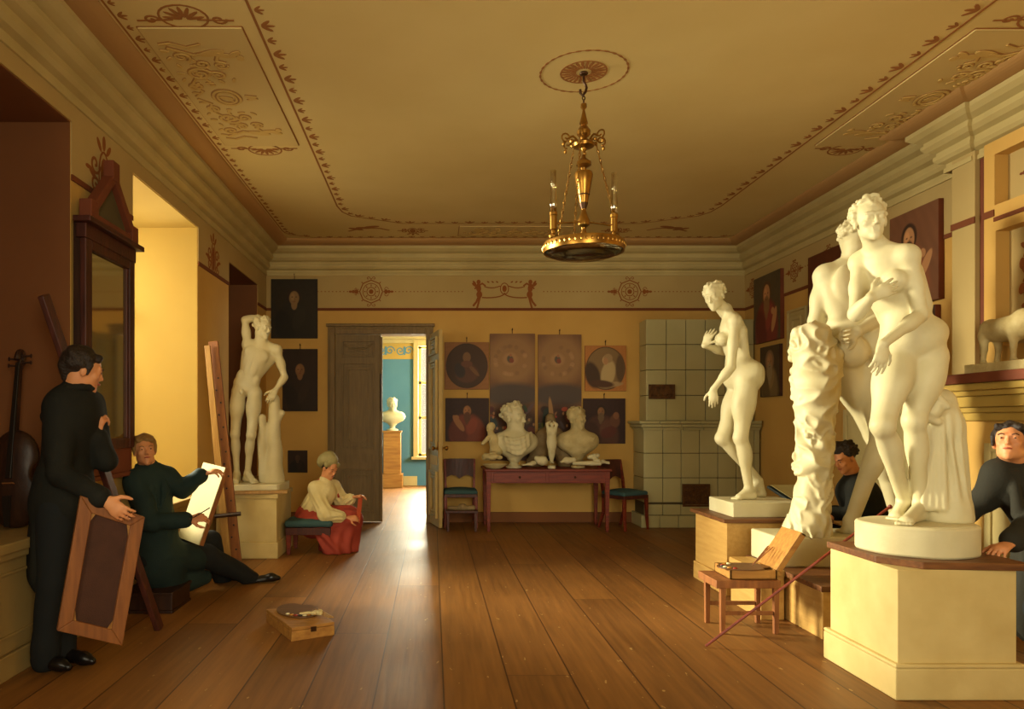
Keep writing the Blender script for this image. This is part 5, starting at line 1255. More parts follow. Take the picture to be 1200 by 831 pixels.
picture('smaller portrait of a bald white-bearded man under the portrait in red', O, u, w_, h_, portrait(w_, h_, (76, 58, 38), (122, 98, 62), (160, 116, 76), beard=(150, 128, 92), hair_=(130, 100, 70), seed=13, cy=.68, r=.19), .04, hook=False)
O, u, w_, h_ = rw(8.08, 7.42, 2.36, 3.18)
picture('dark reddish painting mostly hidden behind the bowed head of the male statue', O, u, w_, h_, portrait(w_, h_, (92, 46, 24), (70, 36, 22), (120, 74, 46), seed=14, beard=(80, 52, 32)), .04, hook=False)
O, u, w_, h_ = rw(6.62, 5.98, 2.37, 3.20)
picture('largest portrait of a bearded man with a book, behind the nearest statue', O, u, w_, h_, portrait(w_, h_, (112, 72, 48), (128, 74, 48), (176, 126, 84), beard=(60, 40, 28), hair_=(58, 38, 26), seed=15, cx=.42, cy=.7, r=.14, arm=(.75, .38, -.6), book=True), .05, 'red_brown', hook=False)
O, u, w_, h_ = rw(6.6, 6.02, 1.75, 2.33)
picture('dark painting under the largest portrait, mostly hidden by the nearest statue', O, u, w_, h_, portrait(w_, h_, (66, 44, 28), (52, 34, 24), (110, 74, 48), seed=16), .05, 'red_brown', hook=False)
# two small moulded relief frames behind the leafy trunk
rf = thing('relief_plaque', 'small grey moulded relief plaque on the right wall above the trunk', 'relief', (XR, 8.05, 2.15))
b = MB().box((XR-.03, 8.12, 2.12), (XR-.001, 8.55, 2.66)); 
for t, d in ((.0, .05), (.05, .04), (.1, .05)):
    y0, y1, z0, z1 = 8.12+t, 8.55-t, 2.12+t, 2.66-t
    for q in ((y0, y0+.03, z0, z1), (y1-.03, y1, z0, z1), (y0+.03, y1-.03, z0, z0+.03), (y0+.03, y1-.03, z1-.03, z1)): b.box((XR-d, q[0], q[2]), (XR-.03, q[1], q[3]))
b.go('frame', M['cornice'], rf, bevel=.004)
F = Sdf(.01); F.ell((XR-.035, 8.335, 2.39), (.025, .06, .08), None, .01, noise=(40, .006)); F.mesh('rosette', M['cornice'], rf)

# ================================================================ bull on the mantel
bu = thing('bull_figurine', 'plaster bull figurine standing on the mantel shelf', 'figurine', (3.98, 5.2, 1.70))
MB().box((3.86, 4.72, 1.70), (4.06, 5.27, 1.765)).go('plinth', M['plaster_old'], bu, bevel=.006)
F = Sdf(.006); bz = 1.765; B = lambda y, z, x=0: V(3.96+x, y, bz+z)
F.cap(B(5.14, .235), B(4.86, .245), .072, .08, .03).ell(B(5.15, .24), (.062, .07, .075), None, .02).ell(B(4.86, .26), (.066, .075, .09), None, .03).cap(B(5.05, .2), B(4.92, .19), .055, .055, .03)
F.cap(B(4.84, .28), B(4.76, .26), .055, .045, .02).cap(B(4.76, .26), B(4.70, .2), .04, .026, .015)
for x, y in ((-.035, 5.17), (.035, 5.13), (-.035, 4.9), (.035, 4.83)):
    F.cap(B(y, .2, x), B(y-.01 if y > 5 else y, .1, x), .036, .02, .02).cap(B(y-.01 if y > 5 else y, .1, x), B(y+.005, .01, x), .019, .017, .01).ell(B(y, .012, x), (.02, .026, .014), None, .006)
for q in (-1, 1): F.cap(B(4.77, .3, q*.03), B(4.74, .34, q*.07), .012, .006, .008)
F.cap(B(5.2, .29), B(5.245, .25), .012, .01, .01).cap(B(5.245, .25), B(5.225, .08), .009, .014, .006)
F.mesh('body', M['plaster_old'], bu)

# ================================================================ mirror
mi = thing('wall_mirror', 'tall mahogany pier mirror with triangular pediment on the window pier', 'mirror', (XL+.05, 4.9, 1.0))
mx, y0, y1, m0, m1 = XL+.10, 4.50, 5.24, 1.17, 2.50
MB().box((XL+.012, y0+.02, m0), (mx-.03, y1-.02, m1+.12)).go('back_board', M['dark_wood'], mi)
b = MB()
for a, c, z0, z1 in ((y0, y0+.085, m0, m1), (y1-.085, y1, m0, m1), (y0+.085, y1-.085, m0, m0+.07), (y0+.085, y1-.085, m1-.06, m1)): b.box((mx-.04, a, z0), (mx, c, z1))
for a, c, z0, z1 in ((y0+.085, y0+.105, m0+.07, m1-.06), (y1-.105, y1-.085, m0+.07, m1-.06)): b.box((mx-.04, a, z0), (mx-.012, c, z1))
b.go('frame', M['mahogd'], mi, bevel=.006)
MB().box((mx-.034, y0+.085, m0+.07), (mx-.026, y1-.085, m1-.06)).go('glass', M['mirror'], mi)
MB().box((mx-.06, y0-.01, m1), (mx+.005, y1+.01, m1+.09)).box((mx-.06, y0-.05, m1+.09), (mx+.05, y1+.05, m1+.125)).go('entablature', M['mahogd'], mi, bevel=.005)
yc = (y0+y1)/2; zb = m1+.125; pf = MB()
for q in (-1, 1):
    pf.beam((mx-.01, yc+q*.34, zb+.03), (mx-.01, yc, zb+.37), .06, .07, (1, 0, 0))
    pf.box((mx-.05, yc+q*.31-.05, zb), (mx+.03, yc+q*.31+.05, zb+.12))
pf.box((mx-.05, yc-.34, zb), (mx+.02, yc+.34, zb+.05)); pf.box((mx-.04, yc-.05, zb+.34), (mx+.03, yc+.05, zb+.47))
pf.go('pediment', M['red_brown'], mi, bevel=.005)
MB().prism([(mx-.03, yc-.3, zb+.03), (mx-.03, yc+.3, zb+.03), (mx-.03, yc, zb+.36)], (.012, 0, 0)).go('pediment_panel', M['tile_gap'], mi)
MB().box((XL+.012, y0+.01, m0-.17), (mx-.02, y1-.01, m0)).box((XL+.012, y0-.02, m0-.2), (mx-.005, y1+.02, m0-.17)).go('base_panel', M['red_brown'], mi, bevel=.005)

# ================================================================ cello in the first niche
ce = thing('cello', 'dark cello leaning upright in the shuttered window niche', 'cello', (-2.5, 4.25, .72))
def CP(a, t, d=0): return V(-2.46+a*.96-.02*t, 4.26+.1*t-.0+a*.1+d, .725+t)
F = Sdf(.009)
F.ell(CP(0, .19), (.17, .06, .19), None, .03).ell(CP(0, .43), (.13, .06, .15), None, .04).cap(CP(0, .25), CP(0, .4), .10, .09, .05, flat=((0, 1, 0), .5))
for q in (-1, 1): F.ell(CP(q*.16, .325), (.055, .1, .06), None, .015, sub=True)
F.mesh('body', M['dark_wood'], ce)
MB().beam(CP(0, .3, -.075), CP(0, .98, -.02), .035, .02, (0, 1, 0), .024, .016).go('fingerboard', M['paint_dark'], ce, bevel=.003)
MB().beam(CP(0, .5, -.03), CP(0, 1.0, -.0), .03, .04, (0, 1, 0), .024, .03).go('neck', M['dark_wood'], ce, bevel=.004)
b = MB().tube([CP(0, 1.0+.05*math.sin(t*.9), -.0-.03*math.cos(t)) for t in np.linspace(0, 5, 12)], .018, 8)
for k, (q, t) in enumerate(((-1, 1.0), (1, 1.02), (-1, .96), (1, .98))): b.tube([CP(0, t), CP(q*.06, t+.005)], .006, 6).ball(CP(q*.065, t+.005), (.008, .006, .014), 6)
b.go('scroll', M['dark_wood'], ce)
MB().beam(CP(0, .02, -.07), CP(0, .2, -.085), .03, .012, (0, 1, 0), .05).go('tailpiece', M['paint_dark'], ce); MB().prism([CP(-.04, .26, -.055), CP(.04, .26, -.055), CP(.03, .27, -.085), CP(-.03, .27, -.085)], (0, .0, .006)).go('bridge', M['stretcher'], ce)

# ================================================================ easel, planks, stretched canvases
ea = thing('easel', 'pale wooden studio easel with peg holes beside the youth statue', 'easel', (-2.0, 7.15, 0))
e0 = P(267, 655, 6.95); e1 = P(243, 405, 6.85); e0[2] = .01; e2 = P(277, 654, 7.0); e2[2] = .01; e3 = P(250, 400, 6.95)
MB().beam(e0, e1, .075, .03, (0, 1, 0), .05).go('front_post', M['lath'], ea, bevel=.003)
MB().beam(e2, e3, .10, .03, (0, 1, 0), .09).go('rear_post', M['stretcher'], ea, bevel=.004)
for i in range(16): c = e2*(1-i/18)+e3*(i/18); MB().lathe([(.009, 0), (.009, .004), (0, .004)], c+V(.015*(1 if i % 2 else -1), -.0155, 0), 8, (0, -1, 0)).go('peg_hole', M['paint_dark'], ea)
MB().tube([P(252, 605, 6.88), P(282, 602, 6.88)], .02, 8).go('peg', M['dark_wood'], ea)
pk = MB().beam((-2.14, 7.10, .658), (-1.45, 7.24, .658), .10, .03, (0, 0, 1)).go('plank', M['lath'], bevel=.004); tag(pk, 'thin wooden plank lying in front of the youth statue on its pedestal', 'plank')
# canvas held by the seated man
cv = thing('stretched_canvas', 'pale primed canvas held slanting by the seated man in the window', 'canvas', tuple(P(235, 600, 5.5)))
a, b_, c_ = P(264, 548, 5.50), P(233, 639, 5.38), P(208, 629, 5.60); d_ = a+c_-b_
nn = nrm(np.cross(b_-a, d_-a)); nn = nn if nn[1] < 0 else -nn
MB().prism([a, b_, c_, d_], -nn*.006).go('canvas', M['canvas'], cv)
MB().prism([a-nn*.007, b_-nn*.007, c_-nn*.007, d_-nn*.007], -nn*.035).go('stretcher', M['stretcher'], cv, bevel=.003)
# canvas seen from the back, held by the standing man
sc2 = thing('framed_canvas', 'brown stretched canvas seen from the back, held by the standing man', 'canvas', tuple(P(110, 670, 3.75)))
q0, q1, q2, q3 = P(94.6, 581, 3.68), P(170, 606, 3.86), P(143.5, 757, 3.80), P(67, 739.5, 3.62)
n2 = nrm(np.cross(q1-q0, q3-q0)); n2 = n2 if n2[1] < 0 else -n2
def bar(a, b_, w_):  # board between corners
    return a, b_, w_
b = MB(); cc = (q0+q1+q2+q3)/4; Q = [q0, q1, q2, q3]; In = []
ex, ey = nrm(q1-q0), nrm(q3-q0)
wd = .068
In = [q0+ex*wd+ey*wd, q1-ex*wd+ey*wd, q2-ex*wd-ey*wd, q3+ex*wd-ey*wd]
for i in range(4):
    j = (i+1) % 4; b.prism([Q[i], Q[j], In[j], In[i]], -n2*.03)
b.go('stretcher', M['stretcher'], sc2, bevel=.004)
MB().prism([q+(-n2)*.022+(cc-q)*.02 for q in Q], -n2*.006).go('canvas', M['canvas_back'], sc2)
for i in range(4): MB().prism([In[i]-n2*.01, In[i]*.9+In[(i+1) % 4]*.1-n2*.01, In[i]*.92+In[(i+3) % 4]*.08-n2*.01], -n2*.008).go('corner_wedge', M['box'], sc2)
bm_ = MB().beam(P(51, 346, 4.03), P(187, 738, 4.74), .035, .085, (0, 1, 0)).go('wooden_beam', M['mahogd'], bevel=.006); tag(bm_, 'long dark red-brown beam slanting to the floor in the standing man\'s grasp', 'beam')

# ================================================================ paintboxes
def obox_w(b, O, u, v, h0, h1, inset=0):
    p = [O+u*inset+v*inset]; U_, V_ = np.linalg.norm(u), np.linalg.norm(v); iu, iv = inset/U_, inset/V_
    q = [O+u*iu+v*iv, O+u*(1-iu)+v*iv, O+u*(1-iu)+v*(1-iv), O+u*iu+v*(1-iv)]
    return b.prism([V(x[0], x[1], h0) for x in q], (0, 0, h1-h0))
def palette(name, label, c, rx, ry, ang, z, dabs):
    t = thing(name, label, 'palette', (c[0], c[1], z))
    ca, sa = math.cos(ang), math.sin(ang); poly = []
    for i in range(44):
        a = i*2*PI/44; r = 1-.22*math.exp(-((a-5.6)/.22)**2); x, y = rx*math.cos(a)*r, ry*math.sin(a)*r; poly.append((c[0]+x*ca-y*sa, c[1]+x*sa+y*ca, z))
    MB().prism(poly, (0, 0, .007)).go('board', M['palette'], t, bevel=.002)
    F_ = {}
    rs = random.Random(3)
    for i in range(dabs):
        a = 2.0+i*2.3/dabs; x, y = rx*.78*math.cos(a), ry*.78*math.sin(a); k = ('paint_white', 'paint_ochre', 'paint_red', 'paint_dark')[i % 4]
        MB().ball((c[0]+x*ca-y*sa, c[1]+x*sa+y*ca, z+.008), (.016, .013, .008), 8).go('paint_dab', M[k], t, smooth=True, label={'paint_white': 'white', 'paint_ochre': 'ochre', 'paint_red': 'red', 'paint_dark': 'black'}[k]+' dab of paint')
    return t
pb = thing('paintbox', 'closed flat wooden paintbox lying alone on the floor', 'paintbox', (-.87, 4.75, 0))
O = V(-.867, 4.46, 0); u = V(.245, .14, 0); v = V(-.26, .45, 0)
obox_w(MB(), O, u, v, 0, .062).go('box', M['box'], pb, bevel=.004); obox_w(MB(), O, u, v, .064, .084).go('lid', M['box'], pb, bevel=.004)
m_ = O+u*.5; uu = nrm(u); nn_ = V(uu[1], -uu[0], 0)
MB().prism([m_-uu*.018+nn_*.001+V(0, 0, .045), m_+uu*.018+nn_*.001+V(0, 0, .045), m_+uu*.018+nn_*.001+V(0, 0, .075), m_-uu*.018+nn_*.001+V(0, 0, .075)], nn_*.005).go('clasp', M['bronze'], pb)
palette('palette', 'oval palette lying on the closed paintbox on the floor', (-.90, 4.86), .20, .135, 2.1, .086, 9)
F = Sdf(.006); c = V(-.775, 4.72, .105); rs = random.Random(2)
for i in range(5): F.cap(c+V(rs.uniform(-.05, .05), rs.uniform(-.05, .05), 0), c+V(rs.uniform(-.09, .09), rs.uniform(-.05, .05), .012), .012, .008, .008, noise=(70, .003))
tag(F.mesh('paint_rag', M['linen'], zmin=.0935), 'crumpled white paint rag on the floor palette', 'rag')
for i in range(3):
    b = MB().tube([(-.80+.02*i, 4.83, .1+.004*i), (-.66+.015*i, 4.62-.01*i, .105+.004*i)], [.003, .004], 6); tag(b.go('paintbrush', M['lath']), ['leftmost', 'middle', 'rightmost'][i]+' of three thin paintbrushes lying across the floor palette', 'paintbrush', 'brushes on the floor palette')
# stool with open paintbox on the right
sx0, sx1, sy0, sy1, sh = 1.80, 2.21, 4.60, 4.92, .345
so_ = thing('low_stool', 'low wooden stool carrying an open paintbox beside the pedestals', 'stool', (2.0, 4.76, 0))
MB().box((sx0, sy0, sh-.05), (sx1, sy1, sh)).go('seat', M['stretcher'], so_, bevel=.004)
for x in (sx0+.05, sx1-.02):
    for y in (sy0+.03, sy1-.03): MB().beam((x, y, sh-.05), (x+(.0 if x > 2 else -.0), y, 0), .034, .034, (0, 1, 0), .028, .028).go('leg', M['stretcher'], so_, bevel=.002)
for y in (sy0+.022, sy1-.037): MB().box((sx0+.065, y, .12), (sx1-.04, y+.015, .145)).go('stretcher_bar', M['stretcher'], so_)
op = thing('paintbox', 'open wooden paintbox with raised lid on the low stool', 'paintbox', (2.05, 4.76, sh))
b = MB(); x0, x1, ya, yb_ = 1.90, 2.20, 4.63, 4.89
for q in ((x0, x1, ya, ya+.012), (x0, x1, yb_-.012, yb_), (x0, x0+.012, ya, yb_), (x1-.012, x1, ya, yb_)): b.box((q[0], q[2], sh), (q[1], q[3], sh+.06))
b.box((x0, ya, sh), (x1, yb_, sh+.008)); b.go('tray', M['box'], op, bevel=.002)
h0, h1 = V(2.20, 4.63, sh+.06), V(2.36, 4.63, sh+.30); dy_ = V(0, .26, 0); tn = nrm(np.cross(h1-h0, dy_))
b = MB().prism([h0, h1, h1+dy_, h0+dy_], tn*.008)
for a0, a1, d0 in ((h0, h1, V(0, 0, 0)), (h0, h1, V(0, .25, 0))): b.prism([a0+d0, a1+d0, a1+d0+V(0, .01, 0), a0+d0+V(0, .01, 0)], -tn*.03)
e_ = nrm(h1-h0)*.012; b.prism([h1, h1+dy_, h1+dy_-e_, h1-e_], -tn*.03)
b.go('lid', M['box'], op, bevel=.002)
palette('palette', 'oval palette lying across the open paintbox on the stool', (2.02, 4.72), .17, .12, .1, sh+.062, 7)
rs = random.Random(8)
for i in range(4):
    a = V(2.08+.02*i, 4.72+.03*i, sh+.075); d = V(.10+.02*rs.random(), .0, .10+.03*rs.random())
    b = MB().tube([a, a+d*.8], [.003, .0035], 6).tube([a+d*.8, a+d], [.005, .002], 6); tag(b.go('paintbrush', M['stretcher']), ['leftmost', 'second from left', 'third from left', 'rightmost'][i]+' of the slim paintbrushes sticking up from the open paintbox', 'paintbrush', 'brushes in the open paintbox')
mh = MB().tube([P(827, 759, 4.35)*V(1, 1, 0)+V(0, 0, .008), P(1043, 594, 4.30)], .0085, 8); mh.ball(P(1043, 594, 4.30), .014, 8)
tag(mh.go('mahlstick', M['mahog'], smooth='angle'), 'long thin red-brown mahlstick leaning from the floor against the nearest pedestal', 'mahlstick')
# drawing board with the boy
pf_ = thing('drawing_portfolio', 'dark open portfolio slanting beside the seated dark-haired draughtsman', 'portfolio', tuple(P(912, 580, 5.9)))
a, b_, c_, d_ = P(899, 568, 6.35), P(934, 571, 6.55), P(934, 604, 5.75), P(924, 596, 5.7)
MB().prism([(2.94+.02, 6.42, .79), (3.22, 6.42, .79), (3.22, 6.06, .62), (3.10, 6.06, .62)], (0, .01, -.02)).go('cover', M['portfolio'], pf_, bevel=.003)
MB().prism([(2.98, 6.40, .795), (3.20, 6.40, .795), (3.20, 6.08, .64), (3.12, 6.08, .64)], (0, 0, .004)).go('paper', M['canvas'], pf_)
MB().beam((3.2, 6.38, .77), (3.2, 6.38, 0), .03, .03, (0, 1, 0)).go('support', M['dark_wood'], pf_); MB().beam((3.2, 6.09, .62), (3.2, 6.09, 0), .03, .03, (0, 1, 0)).go('support', M['dark_wood'], pf_)
# ================================================================ people
def eyes(t, J, s=1, brow='hair_dark'):
    r, f, u = frame_of(J['hf'], J['hu']); c = J['head']; pt = lambda x, y, z: c+(r*x+f*y+u*z)*s; b = MB(); l = MB(); e = MB()
    for q in (-1, 1):
        e.ball(pt(q*.031, .0855, .003), (.0058*s, .0058*s, .0048*s), 8)
        b.tube([pt(q*.016, .0935, .02), pt(q*.032, .0935, .027), pt(q*.047, .083, .022)], .0026*s, 5)
    l.tube([pt(-.02, .088, -.059), pt(0, .0955, -.057), pt(.02, .088, -.059)], [.003*s, .006*s, .003*s], 6)
    e.go('eyes', M['eye'], t, smooth=True); b.go('eyebrows', M[brow], t, smooth=True); l.go('lips', M['lip'], t, smooth=True)
def hair(t, J, s, m, kind='short', h=.008):
    F = Sdf(h); hairdo(F, J['head'], J['hf'], J['hu'], s, kind); F.mesh('hair', M[m], t)
def sleeve(F, a, e, w_, r=.07, r2=.055, r3=.05, k=.03):
    F.cap(a, e, r, r2, k, noise=(17, .006, 4)); F.cap(e, e*.12+w_*.88, r2*1.02, r3, k*.7, noise=(21, .006, 5)); F.cap(e*.22+w_*.78, e*.1+w_*.9, r3*1.12, r3*1.12, .008)
def lapels(t, J, m, s=1, sh=.17):
    N = J['neck']; U = nrm(N-J['pel']); R_ = J['shR']-J['shL']; R_ = nrm(R_-U*(R_@U)); f = np.cross(U, R_); F = Sdf(.007)
    for i in range(15):                       # rolled standing collar
        a = 2*PI*i/14; b = 2*PI*(i+1)/14; g = lambda t_: N+R_*math.sin(t_)*.082*s-f*math.cos(t_)*.078*s+U*(.02+.022*math.cos(t_))*s
        F.cap(g(a), g(b), .019*s, None, .012)
    for q in (-1, 1): F.cap(N+f*.085*s+R_*q*.055*s-U*.02*s, N+f*(.135)*s+R_*q*.05*s-U*.14*s, .02*s, .032*s, .01, flat=(f, .5)).cap(N+f*.135*s+R_*q*.05*s-U*.14*s, N+f*.135*s+R_*q*.012*s-U*.27*s, .03*s, .01*s, .01, flat=(f, .5))
    F.mesh('collar', m, t)
def shoe(name, t, an, toe, m='leather'):
    F = Sdf(.008); f = nrm((toe-an)*V(1, 1, .0)); F.cap(an-V(0, 0, .0), an-f*.03+V(0, 0, -.03), .045, .045, .02); F.cap(an-f*.035+V(0, 0, -.045), toe-f*.05+V(0, 0, .03), .042, .034, .02); F.cap(toe-f*.06+V(0, 0, .03), toe+V(0, 0, .022), .036, .022, .02)
    return F.mesh(name, M[m], t, zmin=toe[2]-.004)
# ---- standing man on the left
Y0 = 4.0
p1 = thing('person', 'person in a long black coat standing with his back turned, holding a canvas', 'person', (P(70, 770, Y0)[0], Y0, 0))
J = joints(Y0, dict(head=(98, 434, .0), neck=(88, 461, .0), shL=(70, 478, -.07), shR=(104, 474, .14), elL=(70, 555, -.15), wrL=(123, 586, -.27), elR=(124, 540, .10), wrR=(113, 510, .05),
    pel=(75, 590, .02), hipL=(68, 605, -.05), hipR=(84, 603, .1), knL=(62, 683, -.06), knR=(80, 680, .08), anL=(52, 752, -.05), anR=(74, 748, .07), toeL=(80, 785, -.1), toeR=(108, 780, .0)), (.80, .52, -.22), (.08, 0, 1))
J['toeL'][2] = J['toeR'][2] = .012; J['anL'][2] = J['anR'][2] = .1
F = Sdf(.008); figure(F, J, 1.0, 'm', None, dict(L=dict(d=V(.75, -.1, -.55), pn=V(.2, .9, -.2), side=1, curl=(.2, .35, .3), spread=.03), R=dict(d=V(.15, -.0, 1), pn=V(.3, .9, 0), side=1, curl=(.7, .9, .6))), .8, True, True)
F.mesh('body', M['skin'], p1); eyes(p1, J); hair(p1, J, 1.03, 'hair_dark')
F = Sdf(.011); N, Pl = J['neck'], J['pel']
F.cap(N-V(0, 0, .10), Pl+V(0, 0, .1), .165, .135, .04, flat=(nrm(np.cross(J['shR']-J['shL'], V(0, 0, 1))), .72), noise=(8, .009, 5))
for q in ('shL', 'shR'): F.cap(N-V(0, 0, .04), J[q], .075, .078, .05)
F.ell(Pl+V(0, -.01, 0), (.17, .17, .16), None, .05)
F.cap(Pl+V(0, 0, .12), P(66, 668, Y0+.02), .155, .15, .04, flat=((0, 1, 0), .95), fold=(7, .012, .5, 1.2))
F.cap(N-V(0, .0, .03), N+V(0.01, 0, .045), .078, .068, .015, noise=(25, .003))
sleeve(F, J['shL'], J['elL'], J['wrL'], .078, .06, .05); sleeve(F, J['shR'], J['elR'], J['wrR'], .075, .06, .052)
F.mesh('coat', M['coat'], p1); lapels(p1, J, M['coat'])
F = Sdf(.011)
for k, an in (('knL', 'anL'), ('knR', 'anR')): F.cap(J['hip'+k[-1]]+V(0, 0, .05), J[k], .115, .082, .03).cap(J[k], J[an]+V(0, 0, -.045), .08, .068, .02, noise=(18, .006))
F.mesh('trousers', M['trouser'], p1)
shoe('shoe', p1, J['anL'], J['toeL']); shoe('shoe', p1, J['anR'], J['toeR'])
# ---- man sitting in the window
Y0 = 5.31
p2 = thing('person', 'person in a dark green coat sitting low in the window and drawing', 'person', (P(190, 690, Y0)[0], Y0, 0))
J = joints(Y0, dict(head=(169.5, 528, -.02), neck=(175, 551, .02), shR=(159, 564, -.08), shL=(195, 560, .08), elR=(178, 613, -.2), wrR=(221, 609, -.15), elL=(214, 573, .1), wrL=(237, 556, .1),
    pel=(182, 640, .05), hipR=(178, 655, -.04), hipL=(188, 648, .14), knR=(243, 652, .40), knL=(246, 634, .55), anR=(292, 677, .78), anL=(262, 678, .85), toeR=(325, 677, .85), toeL=(284, 684, .85)), (.5, -.86, .12), (-.08, 0, 1), fp=(.9, .2, .2))
J['knR'][2] += .0
F = Sdf(.0075); figure(F, J, .98, 'm', None, dict(R=dict(d=V(.9, .15, .2), pn=V(-.1, .6, -.7), side=-1, curl=(.45, .6, .4)), L=dict(d=V(.85, .1, .25), pn=V(.2, .3, -.9), side=1, curl=(.3, .5, .4))), .8, True, True)
F.mesh('body', M['skin'], p2); eyes(p2, J, .98, 'hair_fair'); hair(p2, J, 1.0, 'hair_fair')
F = Sdf(.010); N, Pl = J['neck'], J['pel']
F.cap(N-V(0, 0, .12), Pl+V(0, 0, .12), .165, .145, .04, flat=(nrm(np.cross(J['shR']-J['shL'], V(0, 0, 1))), .76), noise=(8, .009, 5))
for q in ('shL', 'shR'): F.cap(N-V(0, 0, .04), J[q], .08, .08, .05)
F.cap(N-V(0, 0, .04), N+V(-.015, 0, .035), .078, .068, .015, noise=(25, .003))
sleeve(F, J['shL'], J['elL'], J['wrL'], .08, .066, .052); sleeve(F, J['shR'], J['elR'], J['wrR'], .08, .066, .052)
F.cap(Pl+V(0, 0, .12), Pl+V(.02, 0, -.12), .15, .18, .05, flat=((0, 1, 0), .85), noise=(9, .012, 6))
F.cap(P(185, 650, Y0-.0), P(236, 652, Y0+.38), .16, .095, .05, noise=(9, .012, 6))
F.cap(P(186, 668, Y0+.02), P(196, 688, Y0+.15), .15, .13, .05, noise=(9, .012, 6)).cap(P(198, 686, Y0+.15), P(240, 676, Y0+.45), .11, .06, .05, noise=(12, .006))
F.mesh('coat', M['coat_green'], p2, zmin=.004); lapels(p2, J, M['coat_green'])
F = Sdf(.010)
F.cap(J['hipR'], J['knR'], .11, .085, .03).cap(J['knR'], J['anR']*1.05-J['knR']*.05, .088, .066, .03, noise=(14, .009, 3)).cap(J['hipL'], J['knL'], .10, .08, .03).cap(J['knL'], J['anL']+V(0, 0, -.03), .085, .065, .03, noise=(14, .009, 3))
F.mesh('trousers', M['trouser'], p2, zmin=.004)
J['toeR'][2] = .06
shoe('shoe', p2, J['anR'], P(326, 681, 6.13)*V(1,1,0)+V(0,0,.012)); J['anL'][2] = .1; J['toeL'][2] = .01; shoe('shoe', p2, J['anL'], J['toeL'])
seat = thing('low_box_seat', 'low dark wooden box the drawing man in green sits on', 'box', (-2.0, 5.3, 0))
MB().box((-2.20, 5.12, .02), (-1.84, 5.50, .13)).go('body', M['dark_wood'], seat, bevel=.005); MB().box((-2.21, 5.10, .13), (-1.83, 5.52, .15)).box((-2.205, 5.11, 0), (-1.835, 5.51, .02)).go('lid', M['dark_wood'], seat, bevel=.004)
h_ = J['wrR']+V(.09, .0, .0)
b = MB().tube([P(228, 606, 5.12), P(246, 595, 5.2)], [.004, .004], 6).tube([P(222, 608, 5.10), P(228, 606, 5.12)], [.004, .002], 6); tag(b.go('crayon_holder', M['paint_dark']), 'thin dark crayon holder in the seated man\'s drawing hand', 'crayon')
# ---- woman on the stool
Y0 = 7.62
p3 = thing('person', 'person in white blouse, red skirt and pale cap winding yarn on a seat', 'person', (P(395, 646, Y0)[0], Y0, 0))
J = joints(Y0, dict(head=(386, 549, -.02), neck=(380.5, 564, .0), shR=(369, 572, -.07), shL=(391, 570, .09), elR=(382, 603, -.18), wrR=(408, 607, -.16), elL=(402, 590, .12), wrL=(415, 582.5, .02),
    pel=(366, 612, .0), hipR=(368, 616, -.09), hipL=(371, 615, .09), knR=(405, 611, -.1), knL=(411, 607, .08), anR=(399, 640, -.08), anL=(406, 640, .08), toeR=(412, 646, -.12), toeL=(418, 646, .04)), (.72, -.62, -.38), (.12, 0, 1), fp=(1, -.1, .3))
F = Sdf(.0075); figure(F, J, .93, 'f', None, dict(R=dict(d=V(.95, .1, -.05), pn=V(.1, .8, -.5), side=-1, curl=(.4, .5, .4)), L=dict(d=V(.95, -.1, .15), pn=V(.1, -.3, -.9), side=-1, curl=(.3, .4, .3))), .8, True, True)
F.mesh('body', M['skin'], p3); eyes(p3, J, .93)
F = Sdf(.008); r_, f_, u_ = frame_of(J['hf'], J['hu']); hc = J['head']
F.ell(hc-f_*.02+u_*.03, V(.082, .092, .085)*.93, (r_, f_, u_), .01); F.ell(hc+f_*.055-u_*.03, V(.07, .06, .09)*.93, (r_, f_, u_), .01, sub=True); F.mesh('hair', M['hair_dark'], p3)
F = Sdf(.008); F.ell(hc-f_*.075+u_*.06, V(.115, .07, .10), (r_, nrm(f_-u_*.35), nrm(u_+f_*.35)), .015, noise=(30, .002)); F.cap(hc-r_*.075+u_*.05+f_*.02, hc+r_*.075+u_*.05+f_*.02, .03, .03, .02).cap(hc+r_*.0+u_*.10-f_*.0, hc-f_*.05+u_*.1, .06, .07, .03)
F.ell(hc+f_*.075-u_*.02, V(.066, .07, .075), (r_, f_, u_), .008, sub=True); F.mesh('cap', M['cap'], p3)
F = Sdf(.008); N, Pl = J['neck'], J['pel']
F.cap(N-V(.01, 0, .12), Pl+V(0, 0, .12), .135, .13, .04, flat=((0, 1, 0), 1.1), fold=(14, .005, 0, 0)).cap(N-V(.0, 0, .05), N+V(.0, 0, .005), .075, .062, .015)
for q in ('shR', 'shL'): F.cap(N-V(0, 0, .05), J[q], .065, .068, .04)
for a, e, w__ in (('shR', 'elR', 'wrR'), ('shL', 'elL', 'wrL')):
    F.cap(J[a], J[e], .068, .082, .03, fold=(8, .006, 0, 3)); F.cap(J[e], J[e]*.35+J[w__]*.65, .082, .058, .03, fold=(9, .006, 1, 3)); F.cap(J[e]*.28+J[w__]*.72, J[e]*.25+J[w__]*.75, .04, .036, .01)
F.mesh('blouse', M['linen'], p3)
F = Sdf(.009)
F.cap(N+V(-.05, -.0, -.30), Pl+V(-.01, 0, .05), .10, .17, .03, flat=((0, 1, 0), 1.05), fold=(12, .006, 0, 2))
F.cap(Pl+V(.02, 0, .0), (J['knR']+J['knL'])/2, .17, .14, .06, flat=((0, 1, 0), 1.15), fold=(7, .010, 0, 3))
kc = (J['knR']+J['knL'])/2; bt = P(398, 645, Y0); bt[2] = .04; F.cap(kc+V(-.02, 0, -.02), bt+V(.0, 0, .0), .145, .20, .05, flat=((0, 1, 0), 1.1), fold=(9, .020, 1, 1.5))
